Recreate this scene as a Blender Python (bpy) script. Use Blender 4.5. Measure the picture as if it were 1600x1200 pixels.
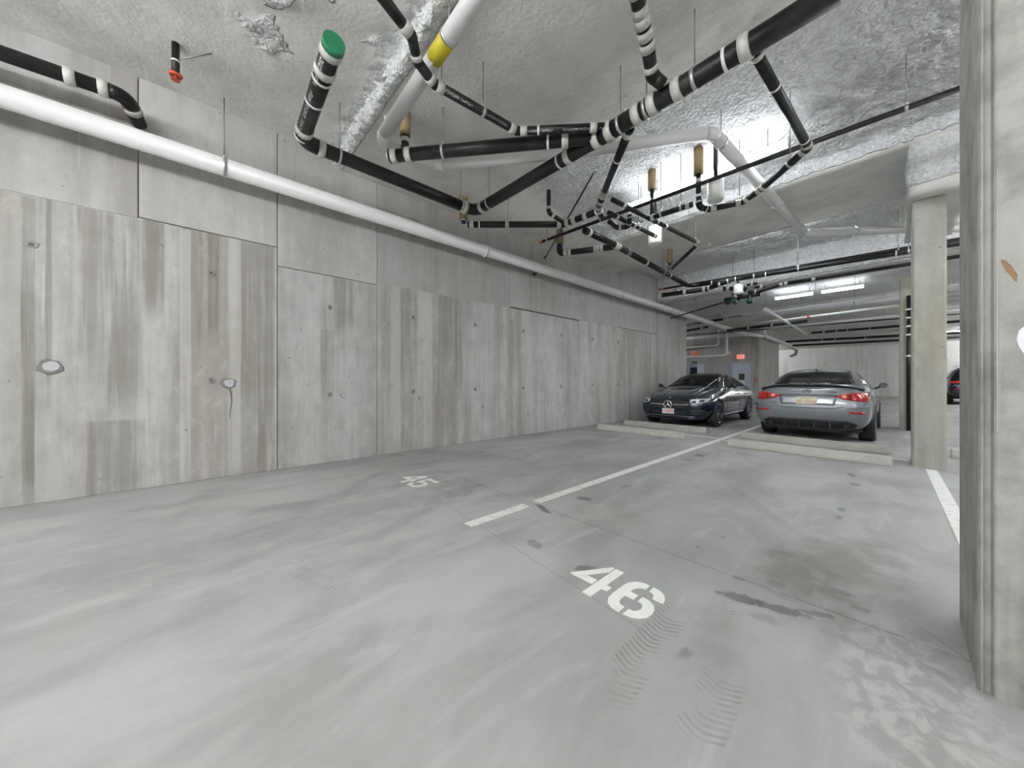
import bpy, bmesh, math, random
from mathutils import Vector, Matrix, noise
from mathutils.bvhtree import BVHTree
random.seed(7)
for o in list(bpy.data.objects): bpy.data.objects.remove(o)
S = bpy.context.scene
C = S.collection

# ------------------------------------------------------------------ camera
FPX = 545.0                                   # focal length in pixels of a 1600 px wide frame
HEAD = math.atan(600.0 / FPX)                 # camera looks this far left of the garage's long axis (+Y)
cam = bpy.data.cameras.new('camera')
cam.sensor_width = 36.0
cam.lens = FPX * 36.0 / 1600.0
cam.shift_y = -3.0 / 1600.0
cam.clip_start = 0.05
co = bpy.data.objects.new('camera', cam); C.objects.link(co)
co.location = (0, 0, 1.15); co.rotation_euler = (math.pi / 2, 0, HEAD)
S.camera = co

# ------------------------------------------------------------------ world, exposure
w = bpy.data.worlds.new('world'); S.world = w; w.use_nodes = True
w.node_tree.nodes['Background'].inputs[0].default_value = (0.5, 0.52, 0.55, 1)
w.node_tree.nodes['Background'].inputs[1].default_value = 0.02
S.view_settings.view_transform = 'Standard'
S.view_settings.look = 'None'
S.view_settings.gamma = 1.0
S.view_settings.use_curve_mapping = False
S.view_settings.exposure = 0.68
LAMP = 62.0                                   # emission of the fluorescent lenses

# ------------------------------------------------------------------ node helper
class N:
    def __init__(s, name):
        s.m = bpy.data.materials.new(name); s.m.use_nodes = True
        s.t = s.m.node_tree; s.t.nodes.clear()
        s.out = s.t.nodes.new('ShaderNodeOutputMaterial')
        s.geo = None
    def n(s, typ, **kw):
        d = s.t.nodes.new('ShaderNode' + typ)
        for k, v in kw.items(): setattr(d, k, v)
        return d
    def l(s, a, b): s.t.links.new(a, b)
    def set(s, sock, v):
        if hasattr(v, 'is_linked') or isinstance(v, bpy.types.NodeSocket): s.l(v, sock)
        elif isinstance(v, tuple) and len(v) == 3 and sock.type == 'RGBA': sock.default_value = (*v, 1)
        else: sock.default_value = v
    def pos(s):
        if s.geo is None: s.geo = s.n('NewGeometry')
        return s.geo.outputs['Position']
    def obj(s): return s.n('TexCoord').outputs['Object']
    def math(s, op, a, b=0.0, c=None, clamp=False):
        d = s.n('Math', operation=op, use_clamp=clamp)
        s.set(d.inputs[0], a); s.set(d.inputs[1], b)
        if c is not None: s.set(d.inputs[2], c)
        return d.outputs[0]
    def vmul(s, v, k, add=(0, 0, 0), rot=0.0):
        d = s.n('Mapping', vector_type='POINT')
        s.l(v, d.inputs['Vector']); d.inputs['Scale'].default_value = k
        d.inputs['Location'].default_value = add; d.inputs['Rotation'].default_value = (0, 0, rot)
        return d.outputs[0]
    def noise(s, v, scale, detail=4.0, rough=0.55, dist=0.0):
        d = s.n('TexNoise'); s.l(v, d.inputs['Vector'])
        d.inputs['Scale'].default_value = scale; d.inputs['Detail'].default_value = detail
        d.inputs['Roughness'].default_value = rough; d.inputs['Distortion'].default_value = dist
        return d.outputs[0]
    def ramp(s, f, a, b, va=0.0, vb=1.0):
        d = s.n('MapRange', interpolation_type='SMOOTHSTEP'); s.set(d.inputs[0], f)
        d.inputs[1].default_value = a; d.inputs[2].default_value = b
        d.inputs[3].default_value = va; d.inputs[4].default_value = vb
        return d.outputs[0]
    def mix(s, f, a, b, mode='MIX'):
        d = s.n('Mix', data_type='RGBA', blend_type=mode); s.set(d.inputs[0], f)
        s.set(d.inputs[6], a); s.set(d.inputs[7], b)
        return d.outputs[2]
    def xyz(s, v):
        d = s.n('SeparateXYZ'); s.l(v, d.inputs[0]); return d.outputs
    def bump(s, h, strength=0.3, dist=0.01):
        d = s.n('Bump'); s.l(h, d.inputs['Height'])
        d.inputs['Strength'].default_value = strength; d.inputs['Distance'].default_value = dist
        return d.outputs[0]
    def bsdf(s, col, rough=0.6, metal=0.0, normal=None, **kw):
        d = s.n('BsdfPrincipled'); s.set(d.inputs['Base Color'], col)
        s.set(d.inputs['Roughness'], rough); s.set(d.inputs['Metallic'], metal)
        if normal is not None: s.l(normal, d.inputs['Normal'])
        for k, v in kw.items(): s.set(d.inputs[k.replace('_', ' ')], v)
        s.l(d.outputs[0], s.out.inputs[0]); return d

def simple(name, col, rough=0.5, metal=0.0, var=0.0, vscale=20.0, bump=0.0, **kw):
    s = N(name); c = col; nm = None
    if var or bump:
        f = s.noise(s.obj(), vscale, 4)
        if var: c = s.mix(f, tuple(x * (1 - var) for x in col), tuple(min(1, x * (1 + var)) for x in col))
        if bump: nm = s.bump(f, bump, 0.01)
    s.bsdf(c, rough, metal, nm, **kw); return s.m

def emit(name, col, k):
    s = N(name); d = s.n('Emission'); d.inputs[0].default_value = (*col, 1); d.inputs[1].default_value = k
    s.l(d.outputs[0], s.out.inputs[0]); return s.m

# ------------------------------------------------------------------ mesh helpers
def mesh_obj(name, bm, mat, parent=None, smooth=False):
    me = bpy.data.meshes.new(name); bm.to_mesh(me); bm.free()
    return link(name, me, mat, parent, smooth)
def link(name, me, mat, parent=None, smooth=False):
    o = bpy.data.objects.new(name, me); C.objects.link(o)
    if mat is not None:
        if not me.materials: me.materials.append(mat)
    if parent is not None: o.parent = parent
    if smooth and len(me.polygons):
        me.polygons.foreach_set('use_smooth', [True] * len(me.polygons))
    return o
def tag(o, label, cat, group=None):
    o['label'] = label; o['category'] = cat
    if group: o['group'] = group
    return o
def structure(o): o['kind'] = 'structure'; return o
def empty(name, loc=(0, 0, 0), rz=0.0):
    o = bpy.data.objects.new(name, None); C.objects.link(o); o.location = loc; o.rotation_euler = (0, 0, rz)
    o.empty_display_size = 0.1
    return o
def box(bm, x0, x1, y0, y1, z0, z1, bev=0.0, seg=1):
    v = [bm.verts.new(p) for p in ((x0,y0,z0),(x1,y0,z0),(x1,y1,z0),(x0,y1,z0),(x0,y0,z1),(x1,y0,z1),(x1,y1,z1),(x0,y1,z1))]
    fs = [bm.faces.new([v[i] for i in f]) for f in ((3,2,1,0),(4,5,6,7),(0,1,5,4),(1,2,6,5),(2,3,7,6),(3,0,4,7))]
    if bev:
        es = set(e for f in fs for e in f.edges)
        bmesh.ops.bevel(bm, geom=list(es), offset=bev, segments=seg, affect='EDGES')
    return fs
def boxo(name, mat, x0, x1, y0, y1, z0, z1, parent=None, bev=0.0, seg=1):
    bm = bmesh.new(); box(bm, x0, x1, y0, y1, z0, z1, bev, seg); return mesh_obj(name, bm, mat, parent)
def basis(d):
    d = Vector(d).normalized()
    up = Vector((0, 0, 1)) if abs(d.z) < 0.9 else Vector((1, 0, 0))
    a = d.cross(up).normalized(); b = a.cross(d).normalized()
    return a, b
def tube(bm, pts, radii, n=12, caps=True, uv=False):
    """swept round tube through pts, one radius for each"""
    pts = [Vector(p) for p in pts]
    if not isinstance(radii, (list, tuple)): radii = [radii] * len(pts)
    uvl = bm.loops.layers.uv.verify() if uv else None
    rings = []; L = 0.0; Ls = []
    for i, p in enumerate(pts):
        if i == 0: d = pts[1] - pts[0]
        elif i == len(pts) - 1: d = pts[-1] - pts[-2]
        else:
            d = (pts[i + 1] - p).normalized() + (p - pts[i - 1]).normalized()
            if d.length < 1e-6: d = pts[i+1] - p
        if i: L += (p - pts[i - 1]).length
        Ls.append(L)
        a, b = basis(d)
        rings.append([bm.verts.new(p + (a * math.cos(t) + b * math.sin(t)) * radii[i]) for t in [2 * math.pi * k / n for k in range(n)]])
    for i in range(len(rings) - 1):
        for k in range(n):
            f = bm.faces.new((rings[i][k], rings[i + 1][k], rings[i + 1][(k + 1) % n], rings[i][(k + 1) % n]))
            if uv:
                for lp, (uu, vv) in zip(f.loops, ((k / n, Ls[i]), (k / n, Ls[i + 1]), ((k + 1) / n, Ls[i + 1]), ((k + 1) / n, Ls[i]))): lp[uvl].uv = (uu, vv)
    if caps:
        bm.faces.new(rings[0]); bm.faces.new(list(reversed(rings[-1])))
    return rings
def tubeo(name, mat, pts, r, parent=None, n=12, uv=False, smooth=True):
    bm = bmesh.new(); tube(bm, pts, r, n, True, uv)
    bmesh.ops.recalc_face_normals(bm, faces=bm.faces)
    o = mesh_obj(name, bm, mat, parent)
    for p in o.data.polygons: p.use_smooth = smooth and len(p.vertices) == 4
    return o
def polyprism(bm, pts, z0, z1):
    lo = [bm.verts.new((p[0], p[1], z0)) for p in pts]; hi = [bm.verts.new((p[0], p[1], z1)) for p in pts]
    n = len(pts)
    bm.faces.new(hi); bm.faces.new(list(reversed(lo)))
    for i in range(n): bm.faces.new((lo[i], lo[(i + 1) % n], hi[(i + 1) % n], hi[i]))

# ------------------------------------------------------------------ materials
def concrete(name, base, dark, streak=1.0, tone=0.0, blotch=0.5, warm=(0.30, 0.265, 0.23), pits=True, stains=(), bscale=1.3):
    """cast concrete: vertical run-down streaks, blotches and bug holes"""
    s = N(name); p = s.pos()
    rnd = s.n('ObjectInfo').outputs['Random']
    cx = s.n('CombineXYZ'); s.l(rnd, cx.inputs[0]); s.l(rnd, cx.inputs[1])
    off = s.n('VectorMath', operation='SCALE'); s.l(cx.outputs[0], off.inputs[0]); off.inputs['Scale'].default_value = 37.0
    pp = s.n('VectorMath', operation='ADD'); s.l(p, pp.inputs[0]); s.l(off.outputs[0], pp.inputs[1]); p2 = pp.outputs[0]
    st1 = s.noise(s.vmul(p2, (3.2, 3.2, 0.22)), 1.0, 5, 0.6)
    st2 = s.noise(s.vmul(p2, (14, 14, 0.5)), 1.0, 4, 0.65)
    st3 = s.noise(s.vmul(p2, (1.1, 1.1, 0.16)), 1.0, 3, 0.5)
    bl = s.noise(p2, bscale, 6, 0.6)
    fine = s.noise(p, 60.0, 3, 0.6)
    f = s.math('ADD', s.math('MULTIPLY', s.ramp(st1, .40, .70), 0.55), s.math('MULTIPLY', s.ramp(st2, .45, .75), 0.30))
    f = s.math('MULTIPLY', f, streak)
    f = s.math('ADD', f, s.math('MULTIPLY', s.ramp(bl, .4, .72), blotch * 0.5), clamp=True)
    c = s.mix(f, base, dark)
    wm = s.math('MULTIPLY', s.ramp(st3, .46, .66), 0.62 * streak)
    wm = s.math('MULTIPLY', wm, s.ramp(st1, .36, .55))
    c = s.mix(wm, c, warm)
    c = s.mix(s.ramp(fine, .2, .8, 0.0, 0.16), c, tuple(x * 0.6 for x in base))
    mt = s.noise(s.vmul(p2, (1, 1, .55)), 7.0, 7, 0.68)
    c = s.mix(s.ramp(mt, .46, .74, 0, .42), c, dark)
    c = s.mix(s.ramp(mt, .50, .26, 0, .35), c, tuple(min(1, x * 1.18) for x in base))
    lt = s.ramp(s.noise(s.vmul(p2, (22, 22, 0.7), (3, 5, 1)), 1.0, 2), .68, .74)
    c = s.mix(s.math('MULTIPLY', lt, 0.35 * streak), c, tuple(min(1, x * 1.35) for x in base))
    q = s.xyz(p)
    for (yc, hw, z0, z1, k, colr) in stains:
        a = s.ramp(s.math('ABSOLUTE', s.math('SUBTRACT', s.math('ADD', q[1], s.math('MULTIPLY', s.math('SUBTRACT', st2, .5), hw * .8)), yc)), hw * .75, hw, 1, 0)
        b = s.math('MULTIPLY', s.ramp(q[2], z0 - .25, z0 + .25), s.ramp(q[2], z1 - .02, z1 + .02, 1, 0))
        m_ = s.math('MULTIPLY', s.math('MULTIPLY', a, b), s.ramp(st2, .34, .58, .35, 1.0))
        c = s.mix(s.math('MULTIPLY', m_, k), c, colr)
    t = s.math('MULTIPLY', s.math('SUBTRACT', rnd, 0.5), 0.16)
    hsv = s.n('HueSaturation'); s.l(c, hsv.inputs['Color']); s.set(hsv.inputs['Value'], s.math('ADD', t, 1.0 + tone)); c = hsv.outputs[0]
    h = s.noise(p, 9.0, 8, 0.65)
    if pits:
        v = s.n('TexVoronoi'); s.l(p, v.inputs['Vector']); v.inputs['Scale'].default_value = 7.5
        sz = s.ramp(s.noise(p, 5.7, 1), .42, .70, 0.012, 0.085)
        pit = s.math('LESS_THAN', v.outputs['Distance'], sz)
        c = s.mix(s.math('MULTIPLY', pit, 0.72), c, (0.09, 0.085, 0.08))
    s.bsdf(c, s.ramp(bl, .3, .7, .62, .8), 0.0, s.bump(h, 0.25, 0.012)); return s.m

_BR = (0.165, 0.145, 0.125); _LT = (0.56, 0.565, 0.55)
WALL = concrete('wall_concrete', (0.50, 0.505, 0.49), (0.255, 0.25, 0.235), 1.0, stains=(
    (-1.16, .045, .05, 2.88, .75, (.15, .14, .12)), (-1.04, .02, .9, 2.95, .6, (.15, .14, .12)), (-.78, .10, 1.3, 2.9, .5, _BR), (-.55, .14, .9, 2.9, .55, _BR),
    (-.34, .10, 1.9, 2.92, .75, _BR), (-.02, .10, 1.6, 2.92, .5, _BR), (.16, .06, 1.7, 2.92, .65, _BR), (-.60, .22, -.1, .75, .5, _BR), (.50, .12, .9, 2.92, .45, _BR), (.68, .10, -.1, 2.92, .60, _BR),
    (.36, .07, .0, 2.92, .55, _LT), (-.08, .05, .0, 2.9, .5, _LT), (1.62, .16, 1.9, 2.66, .45, _BR), (1.40, .10, .9, 1.9, .3, _BR), (2.62, .20, 1.3, 2.70, .30, _BR),
    (3.35, .16, 1.7, 2.70, .35, _BR), (2.42, .10, .0, 2.70, .45, _LT), (3.0, .08, .0, 2.7, .45, _LT), (3.62, .10, 1.0, 2.7, .35, _BR), (4.35, .14, .0, 2.72, .45, _LT), (5.4, .18, .2, 2.72, .35, _LT)))
WALL_UP = concrete('wall_concrete_upper', (0.46, 0.46, 0.445), (0.31, 0.305, 0.29), 0.7)
FARC = concrete('far_concrete', (0.45, 0.445, 0.43), (0.27, 0.26, 0.24), 0.8)
COLM = concrete('column_concrete', (0.42, 0.43, 0.39), (0.25, 0.25, 0.225), 0.9, 0.0, 0.6, (0.33, 0.29, 0.20))
COLB = concrete('near_column_concrete', (0.36, 0.365, 0.335), (0.15, 0.152, 0.14), 0.9, 0.0, 1.25, (0.25, 0.23, 0.19), bscale=6.5)
STOP = concrete('wheel_stop_concrete', (0.46, 0.46, 0.42), (0.30, 0.295, 0.265), 0.3, 0.0, 0.7)

def floor_mat():
    s = N('floor_concrete'); p = s.pos()
    big = s.noise(s.vmul(p, (0.55, 0.4, 1)), 1.0, 5, 0.55, 0.6)
    mid = s.noise(s.vmul(p, (1.6, 0.8, 1)), 1.0, 6, 0.6, 0.4)
    sw = s.noise(s.vmul(p, (5.5, 0.9, 1), rot=0.35), 1.0, 5, 0.6, 0.5)
    fine = s.noise(p, 45.0, 4, 0.6)
    c = s.mix(s.ramp(big, .32, .68), (0.285, 0.287, 0.285), (0.385, 0.385, 0.376))
    c = s.mix(s.ramp(mid, .42, .72, 0, .65), c, (0.20, 0.20, 0.196))
    c = s.mix(s.ramp(sw, .54, .74, 0, .38), c, (0.46, 0.465, 0.47))
    c = s.mix(s.ramp(s.noise(s.vmul(p, (.8, .8, 1), (7, 3, 0)), 1.0, 3), .56, .72, 0, .18), c, (0.40, 0.345, 0.30))
    c = s.mix(s.ramp(fine, .3, .8, 0, .10), c, (0.22, 0.22, 0.22))
    warp = s.noise(p, 5.0, 5, 0.62)
    warp2 = s.noise(p, 1.7, 4, 0.6)
    warp3 = s.noise(s.vmul(p, (1.0, .7, 1)), 17.0, 5, 0.6, .5)
    def blob(x, y, rx, ry, rot, k, soft, col=(0.10, 0.10, 0.098), wk=0.9, wn=None):
        nonlocal c
        m = s.n('Mapping', vector_type='TEXTURE'); s.l(p, m.inputs['Vector'])
        m.inputs['Location'].default_value = (x, y, 0); m.inputs['Rotation'].default_value = (0, 0, rot)
        m.inputs['Scale'].default_value = (rx, ry, 1)
        ln = s.n('VectorMath', operation='LENGTH')
        fl = s.n('VectorMath', operation='MULTIPLY'); s.l(m.outputs[0], fl.inputs[0]); fl.inputs[1].default_value = (1, 1, 0)
        s.l(fl.outputs[0], ln.inputs[0])
        d = s.math('ADD', ln.outputs['Value'], s.math('MULTIPLY', s.math('SUBTRACT', wn or warp, 0.5), wk * 2))
        c = s.mix(s.ramp(d, 1.0 - soft, 1.0 + soft * 0.2, k, 0.0), c, col)
    # broad soft tyre dirt and damp
    blob(-3.27, 0.9, 0.42, 2.6, 0.0, .34, .9, (0.17, 0.172, 0.175), 1.1)
    blob(-3.3, 3.6, 0.45, 1.6, 0.0, .28, .9, (0.19, 0.19, 0.20), 0.9)
    blob(-2.42, 3.9, 0.26, 1.5, 0.05, .36, .8, (0.21, 0.205, 0.20), 1.1)
    blob(-0.26, 3.0, 0.32, 0.75, -0.25, .58, .85, (0.135, 0.13, 0.115), 0.9)
    blob(-0.35, 2.62, 0.22, 0.4, 0.3, .45, .8, (0.15, 0.145, 0.13), 1.0)
    blob(0.07, 2.75, 0.16, 0.5, 0.0, .45, .9, (0.16, 0.16, 0.15), 1.0)
    blob(-0.55, 1.8, 0.13, 0.36, 0.2, .42, .9, (0.17, 0.17, 0.165), 1.0)
    blob(-1.35, 4.95, 0.22, 0.5, 0.5, .34, .8, (0.20, 0.195, 0.18), 1.1)
    blob(-0.85, 3.85, 0.085, 0.62, 0.62, .38, .7, (0.20, 0.195, 0.185), 0.5)
    blob(-1.18, 4.3, 0.05, 0.5, 0.45, .30, .7, (0.20, 0.195, 0.185), 0.5)
    blob(-2.3, 0.45, 0.35, 0.5, 0.2, .20, .9, (0.20, 0.20, 0.20), 1.2)
    blob(-0.33, 4.9, 0.12, 1.3, 0.0, .30, .9, (0.21, 0.21, 0.21), 1.2)
    # oil drops with an outline of their own
    for a in ((-2.16, 2.34, .16, .035, -.35, .72, .3), (-2.07, 2.84, .085, .06, .5, .66, .3), (-1.727, 1.783, .075, .05, 0, .42, .25),
              (-1.29, 1.785, .075, .038, .9, .62, .4), (-0.56, 2.15, .12, .05, .25, .66, .4), (-0.40, 2.19, .15, .042, .35, .64, .4), (-0.27, 2.28, .10, .03, .5, .5, .5), (-0.44, 2.05, .10, .05, .3, .3, .8), (-0.46, 2.45, .06, .05, .3, .3, .6), (-0.2, 2.62, .05, .04, .3, .35, .6), (-0.62, 2.36, .05, .03, .3, .3, .6), (-0.12, 2.5, .06, .03, .3, .35, .6),
              (-0.37, 6.02, .05, .14, .2, .6, .5), (-0.31, 5.5, .05, .09, .3, .5, .5), (-0.33, 4.33, .03, .09, 0, .5, .5), (-0.33, 4.05, .03, .06, 0, .5, .5),
              (-2.06, 5.85, .10, .14, .3, .6, .6), (-2.07, 5.4, .12, .1, .3, .35, .6), (-0.6, 1.53, .03, .06, 0, .4, .8), (-2.0, 3.5, .05, .12, 0, .3, .5),
              (-1.83, 4.6, .02, .05, 0, .4, .5), (-0.93, 2.6, .015, .03, 0, .4, .6), (-0.86, 2.9, .02, .04, 0, .35, .6)):
        blob(*a, (0.07, 0.07, 0.07), 0.85, warp3)
    # scuffed, dusty patch by the near column
    du = s.math('MULTIPLY', s.ramp(warp3, .42, .62), .5)
    m9 = s.n('Mapping', vector_type='TEXTURE'); s.l(p, m9.inputs['Vector']); m9.inputs['Location'].default_value = (.04, 1.95, 0); m9.inputs['Scale'].default_value = (.28, .62, 1); m9.inputs['Rotation'].default_value = (0, 0, .1)
    l9 = s.n('VectorMath', operation='LENGTH'); s.l(m9.outputs[0], l9.inputs[0])
    c = s.mix(s.math('MULTIPLY', du, s.ramp(l9.outputs['Value'], .4, 1.1, 1, 0)), c, (0.52, 0.52, 0.51))
    # tyre prints: chevron tread
    def tread(x, y, rot, hw, hl, k):
        nonlocal c
        m = s.n('Mapping', vector_type='TEXTURE'); s.l(p, m.inputs['Vector'])
        m.inputs['Location'].default_value = (x, y, 0); m.inputs['Rotation'].default_value = (0, 0, rot)
        q = s.xyz(m.outputs[0])
        au = s.math('ABSOLUTE', q[0])
        ph = s.math('SUBTRACT', q[1], s.math('MULTIPLY', s.math('SQRT', s.math('ADD', s.math('MULTIPLY', au, au), .0004)), 0.62))
        ph = s.math('ADD', ph, s.math('MULTIPLY', s.math('SUBTRACT', warp3, .5), .012))
        st = s.ramp(s.math('SINE', s.math('MULTIPLY', ph, 215.0)), -.5, 1.0)
        inside = s.math('MULTIPLY', s.ramp(au, hw * .8, hw, 1, 0), s.ramp(s.math('ABSOLUTE', q[1]), hl * .5, hl, 1, 0))
        inside = s.math('MULTIPLY', inside, s.ramp(s.noise(p, 7.0, 3), .38, .60))
        c = s.mix(s.math('MULTIPLY', s.math('MULTIPLY', st, inside), k), c, (0.12, 0.118, 0.105))
    tread(-0.73, 1.47, 0.05, .085, .42, .55)
    tread(-0.44, 1.36, 0.05, .08, .22, .40)
    tread(-0.60, 1.98, 0.05, .07, .30, .30)
    tread(-2.35, 0.5, -1.2, .06, .35, .40)
    # hairline cracks
    def crack(x, y, rot, hl, k=0.6, wd=0.006):
        nonlocal c
        m = s.n('Mapping', vector_type='TEXTURE'); s.l(p, m.inputs['Vector'])
        m.inputs['Location'].default_value = (x, y, 0); m.inputs['Rotation'].default_value = (0, 0, rot)
        q = s.xyz(m.outputs[0])
        vv = s.math('ADD', q[1], s.math('MULTIPLY', s.math('SUBTRACT', warp2, .5), .05))
        ln = s.math('MULTIPLY', s.ramp(s.math('ABSOLUTE', vv), wd * .4, wd, 1, 0), s.ramp(s.math('ABSOLUTE', q[0]), hl * .9, hl, 1, 0))
        c = s.mix(s.math('MULTIPLY', ln, k), c, (0.16, 0.16, 0.155))
    crack(-2.0, 1.66, -0.10, 1.35, .45); crack(0.15, 5.45, -0.93, .45, .45); crack(0.25, 2.3, -0.9, .35, .5)
    r = s.ramp(mid, .35, .7, .55, .75)
    s.bsdf(c, r, 0.0, s.bump(s.noise(p, 16.0, 7, 0.6), 0.12, 0.01), Specular_IOR_Level=0.25)
    return s.m
FLOOR = floor_mat()
JOINT = simple('joint_dark', (0.11, 0.11, 0.105), 0.9)

def ceiling_mat():
    s = N('ceiling_foam_and_concrete'); p = s.pos()
    a = s.n('Attribute', attribute_name='foam').outputs['Fac']
    fine = s.noise(p, 38.0, 5, 0.7)
    mot = s.noise(p, 2.2, 6, 0.6)
    con = s.mix(s.ramp(mot, .35, .7), (0.80, 0.795, 0.76), (0.64, 0.635, 0.60))
    con = s.mix(s.ramp(fine, .35, .75, 0, .22), con, (0.48, 0.48, 0.455))
    fo = s.mix(s.ramp(fine, .3, .7), (0.84, 0.84, 0.84), (0.94, 0.945, 0.95))
    f = s.ramp(s.math('ADD', a, s.math('MULTIPLY', s.math('SUBTRACT', s.noise(p, 11.0, 4, .65), .5), .5)), .35, .6)
    c = s.mix(f, con, fo)
    vo = s.n('TexVoronoi'); vo.inputs['Scale'].default_value = 21.0
    wv = s.n('VectorMath', operation='ADD'); s.l(p, wv.inputs[0])
    wn = s.n('TexNoise'); s.l(p, wn.inputs['Vector']); wn.inputs['Scale'].default_value = 9.0
    ws_ = s.n('VectorMath', operation='SCALE'); s.l(wn.outputs['Color'], ws_.inputs[0]); ws_.inputs['Scale'].default_value = .12
    s.l(ws_.outputs[0], wv.inputs[1]); s.l(wv.outputs[0], vo.inputs['Vector'])
    cl = s.math('SUBTRACT', 1.0, vo.outputs['Distance'])
    h = s.math('MULTIPLY', s.math('ADD', cl, s.math('MULTIPLY', s.noise(p, 42.0, 4, .7), .7)), s.math('ADD', s.math('MULTIPLY', f, .93), .05))
    pit = s.math('MULTIPLY', f, s.ramp(cl, .30, .55, .28, 0.0))
    c = s.mix(pit, c, (0.42, 0.42, 0.42))
    s.bsdf(c, 0.9, 0.0, s.bump(h, 0.9, 0.05)); return s.m
CEIL = ceiling_mat()

PAINT = N('road_paint')
_p = PAINT.pos(); _f = PAINT.noise(_p, 14.0, 6, .7)
PAINT.bsdf(PAINT.mix(PAINT.ramp(_f, .50, .66, 0, .75), (0.70, 0.70, 0.675), (0.40, 0.40, 0.39)), 0.6); PAINT = PAINT.m
PAINT2 = N('stencil_paint')
_p = PAINT2.pos(); _f = PAINT2.noise(_p, 14.0, 6, .7)
PAINT2.bsdf(PAINT2.mix(PAINT2.ramp(_f, .56, .72, 0, .6), (0.74, 0.74, 0.71), (0.45, 0.45, 0.43)), 0.6); PAINT2 = PAINT2.m

def black_pipe(name, printed=False):
    s = N(name)
    f = s.noise(s.obj(), 6.0, 5, .6)
    c = s.mix(s.ramp(f, .4, .75), (0.006, 0.006, 0.007), (0.024, 0.0235, 0.024))
    sp = s.ramp(s.noise(s.pos(), 85.0, 2), .70, .76)
    c = s.mix(s.math('MULTIPLY', sp, .4), c, (0.35, 0.34, 0.33))
    if printed:
        uv = s.n('UVMap').outputs[0]; q = s.xyz(uv)
        band = s.math('MULTIPLY', s.ramp(q[0], .575, .59), s.ramp(q[0], .655, .67, 1, 0))
        cb = s.n('CombineXYZ'); s.l(s.math('MULTIPLY', q[1], 42.0), cb.inputs[0]); s.l(s.math('MULTIPLY', q[0], 60.0), cb.inputs[1])
        g = s.ramp(s.noise(cb.outputs[0], 1.0, 2, .5), .50, .56)
        word = s.ramp(s.noise(s.vmul(cb.outputs[0], (.12, 0, 0)), 1.0, 1), .42, .46)
        c = s.mix(s.math('MULTIPLY', s.math('MULTIPLY', band, g), s.math('MULTIPLY', word, .85)), c, (0.6, 0.6, 0.58))
    s.bsdf(c, s.ramp(f, .3, .7, .33, .5), 0.0, Specular_IOR_Level=0.4); return s.m
BLACK = black_pipe('black_pipe'); BLACKP = black_pipe('black_pipe_printed', True)
WHITEP = simple('white_pipe', (0.70, 0.70, 0.69), 0.38, 0, 0.05, 5.0)
GREYP = simple('grey_white_pipe', (0.66, 0.67, 0.69), 0.4, 0, 0.06, 5.0)
BAND = simple('coupling_grey', (0.60, 0.585, 0.55), 0.5, 0.15, 0.22, 30.0, 0.15)
STEEL = simple('galvanised_steel', (0.62, 0.62, 0.61), 0.35, 0.8, 0.1, 20)
ROD = simple('threaded_rod', (0.30, 0.30, 0.29), 0.5, 0.6, 0.2, 60)
TAN = simple('tan_sleeve', (0.26, 0.195, 0.105), 0.8, 0, 0.25, 18, 0.3)
RED = simple('red_fitting', (0.50, 0.075, 0.035), 0.5, 0, 0.25, 25)
GREEN = simple('green_cap', (0.02, 0.22, 0.10), 0.45, 0, 0.3, 15)
YELLOW = simple('yellow_label', (0.62, 0.52, 0.03), 0.5, 0, 0.1, 10)
PLASTIC = simple('white_plastic', (0.82, 0.82, 0.79), 0.45, 0, 0.05, 8)
GREENV = simple('green_valve', (0.012, 0.05, 0.042), 0.5, 0, 0.3, 15)
LENS = emit('lamp_lens', (0.95, 0.975, 1.0), LAMP)
LENS_UP_ADDED = emit('lamp_added_uplight', (0.97, 0.98, 1.0), LAMP * 3.2)  # extra upward glow added to lift the ceiling
LENS_F = emit('lamp_lens_far', (0.93, 0.97, 1.0), LAMP * 0.32)
LENS_A = emit('lamp_lens_slim', (0.93, 0.97, 1.0), LAMP * 0.44)
HOUSING = simple('lamp_housing', (0.78, 0.79, 0.80), 0.4, 0.1, 0.03)

# ------------------------------------------------------------------ the garage shell
WX = -5.47                                    # plane of the left wall
def sst(a, b, x):
    t = min(1, max(0, (x - a) / (b - a))); return t * t * (3 - 2 * t)
STEPS = [(1.5, 4.42, 4.25), (6.9, None, 4.27), (8.9, 4.27, 4.65), (11.7, 4.65, 3.87), (12.5, 3.87, 4.35), (18.5, 4.35, 4.15)]
def bay(x, y): return 4.25 + 0.24 * sst(-5.15, -3.7, x) * sst(2.4, 4.6, y)
def ceil_z(x, y):
    if y < 1.5: return 4.42
    if y < 6.9: return bay(x, y)
    if y < 8.9: return 4.27
    if y < 11.7: return 4.65
    if y < 12.5: return 3.87
    if y < 18.5: return 4.35
    return 4.15

def build_floor():
    base = structure(boxo('floor', JOINT, -10.5, 9.0, -7.0, 41.0, -0.20, -0.012))
    for y0, y1 in ((-7.0, 2.353), (2.368, 18.0), (18.012, 41.0)):
        boxo('slab_panel', FLOOR, -10.5, 9.0, y0, y1, -0.012, 0.0, base)
build_floor()

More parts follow.
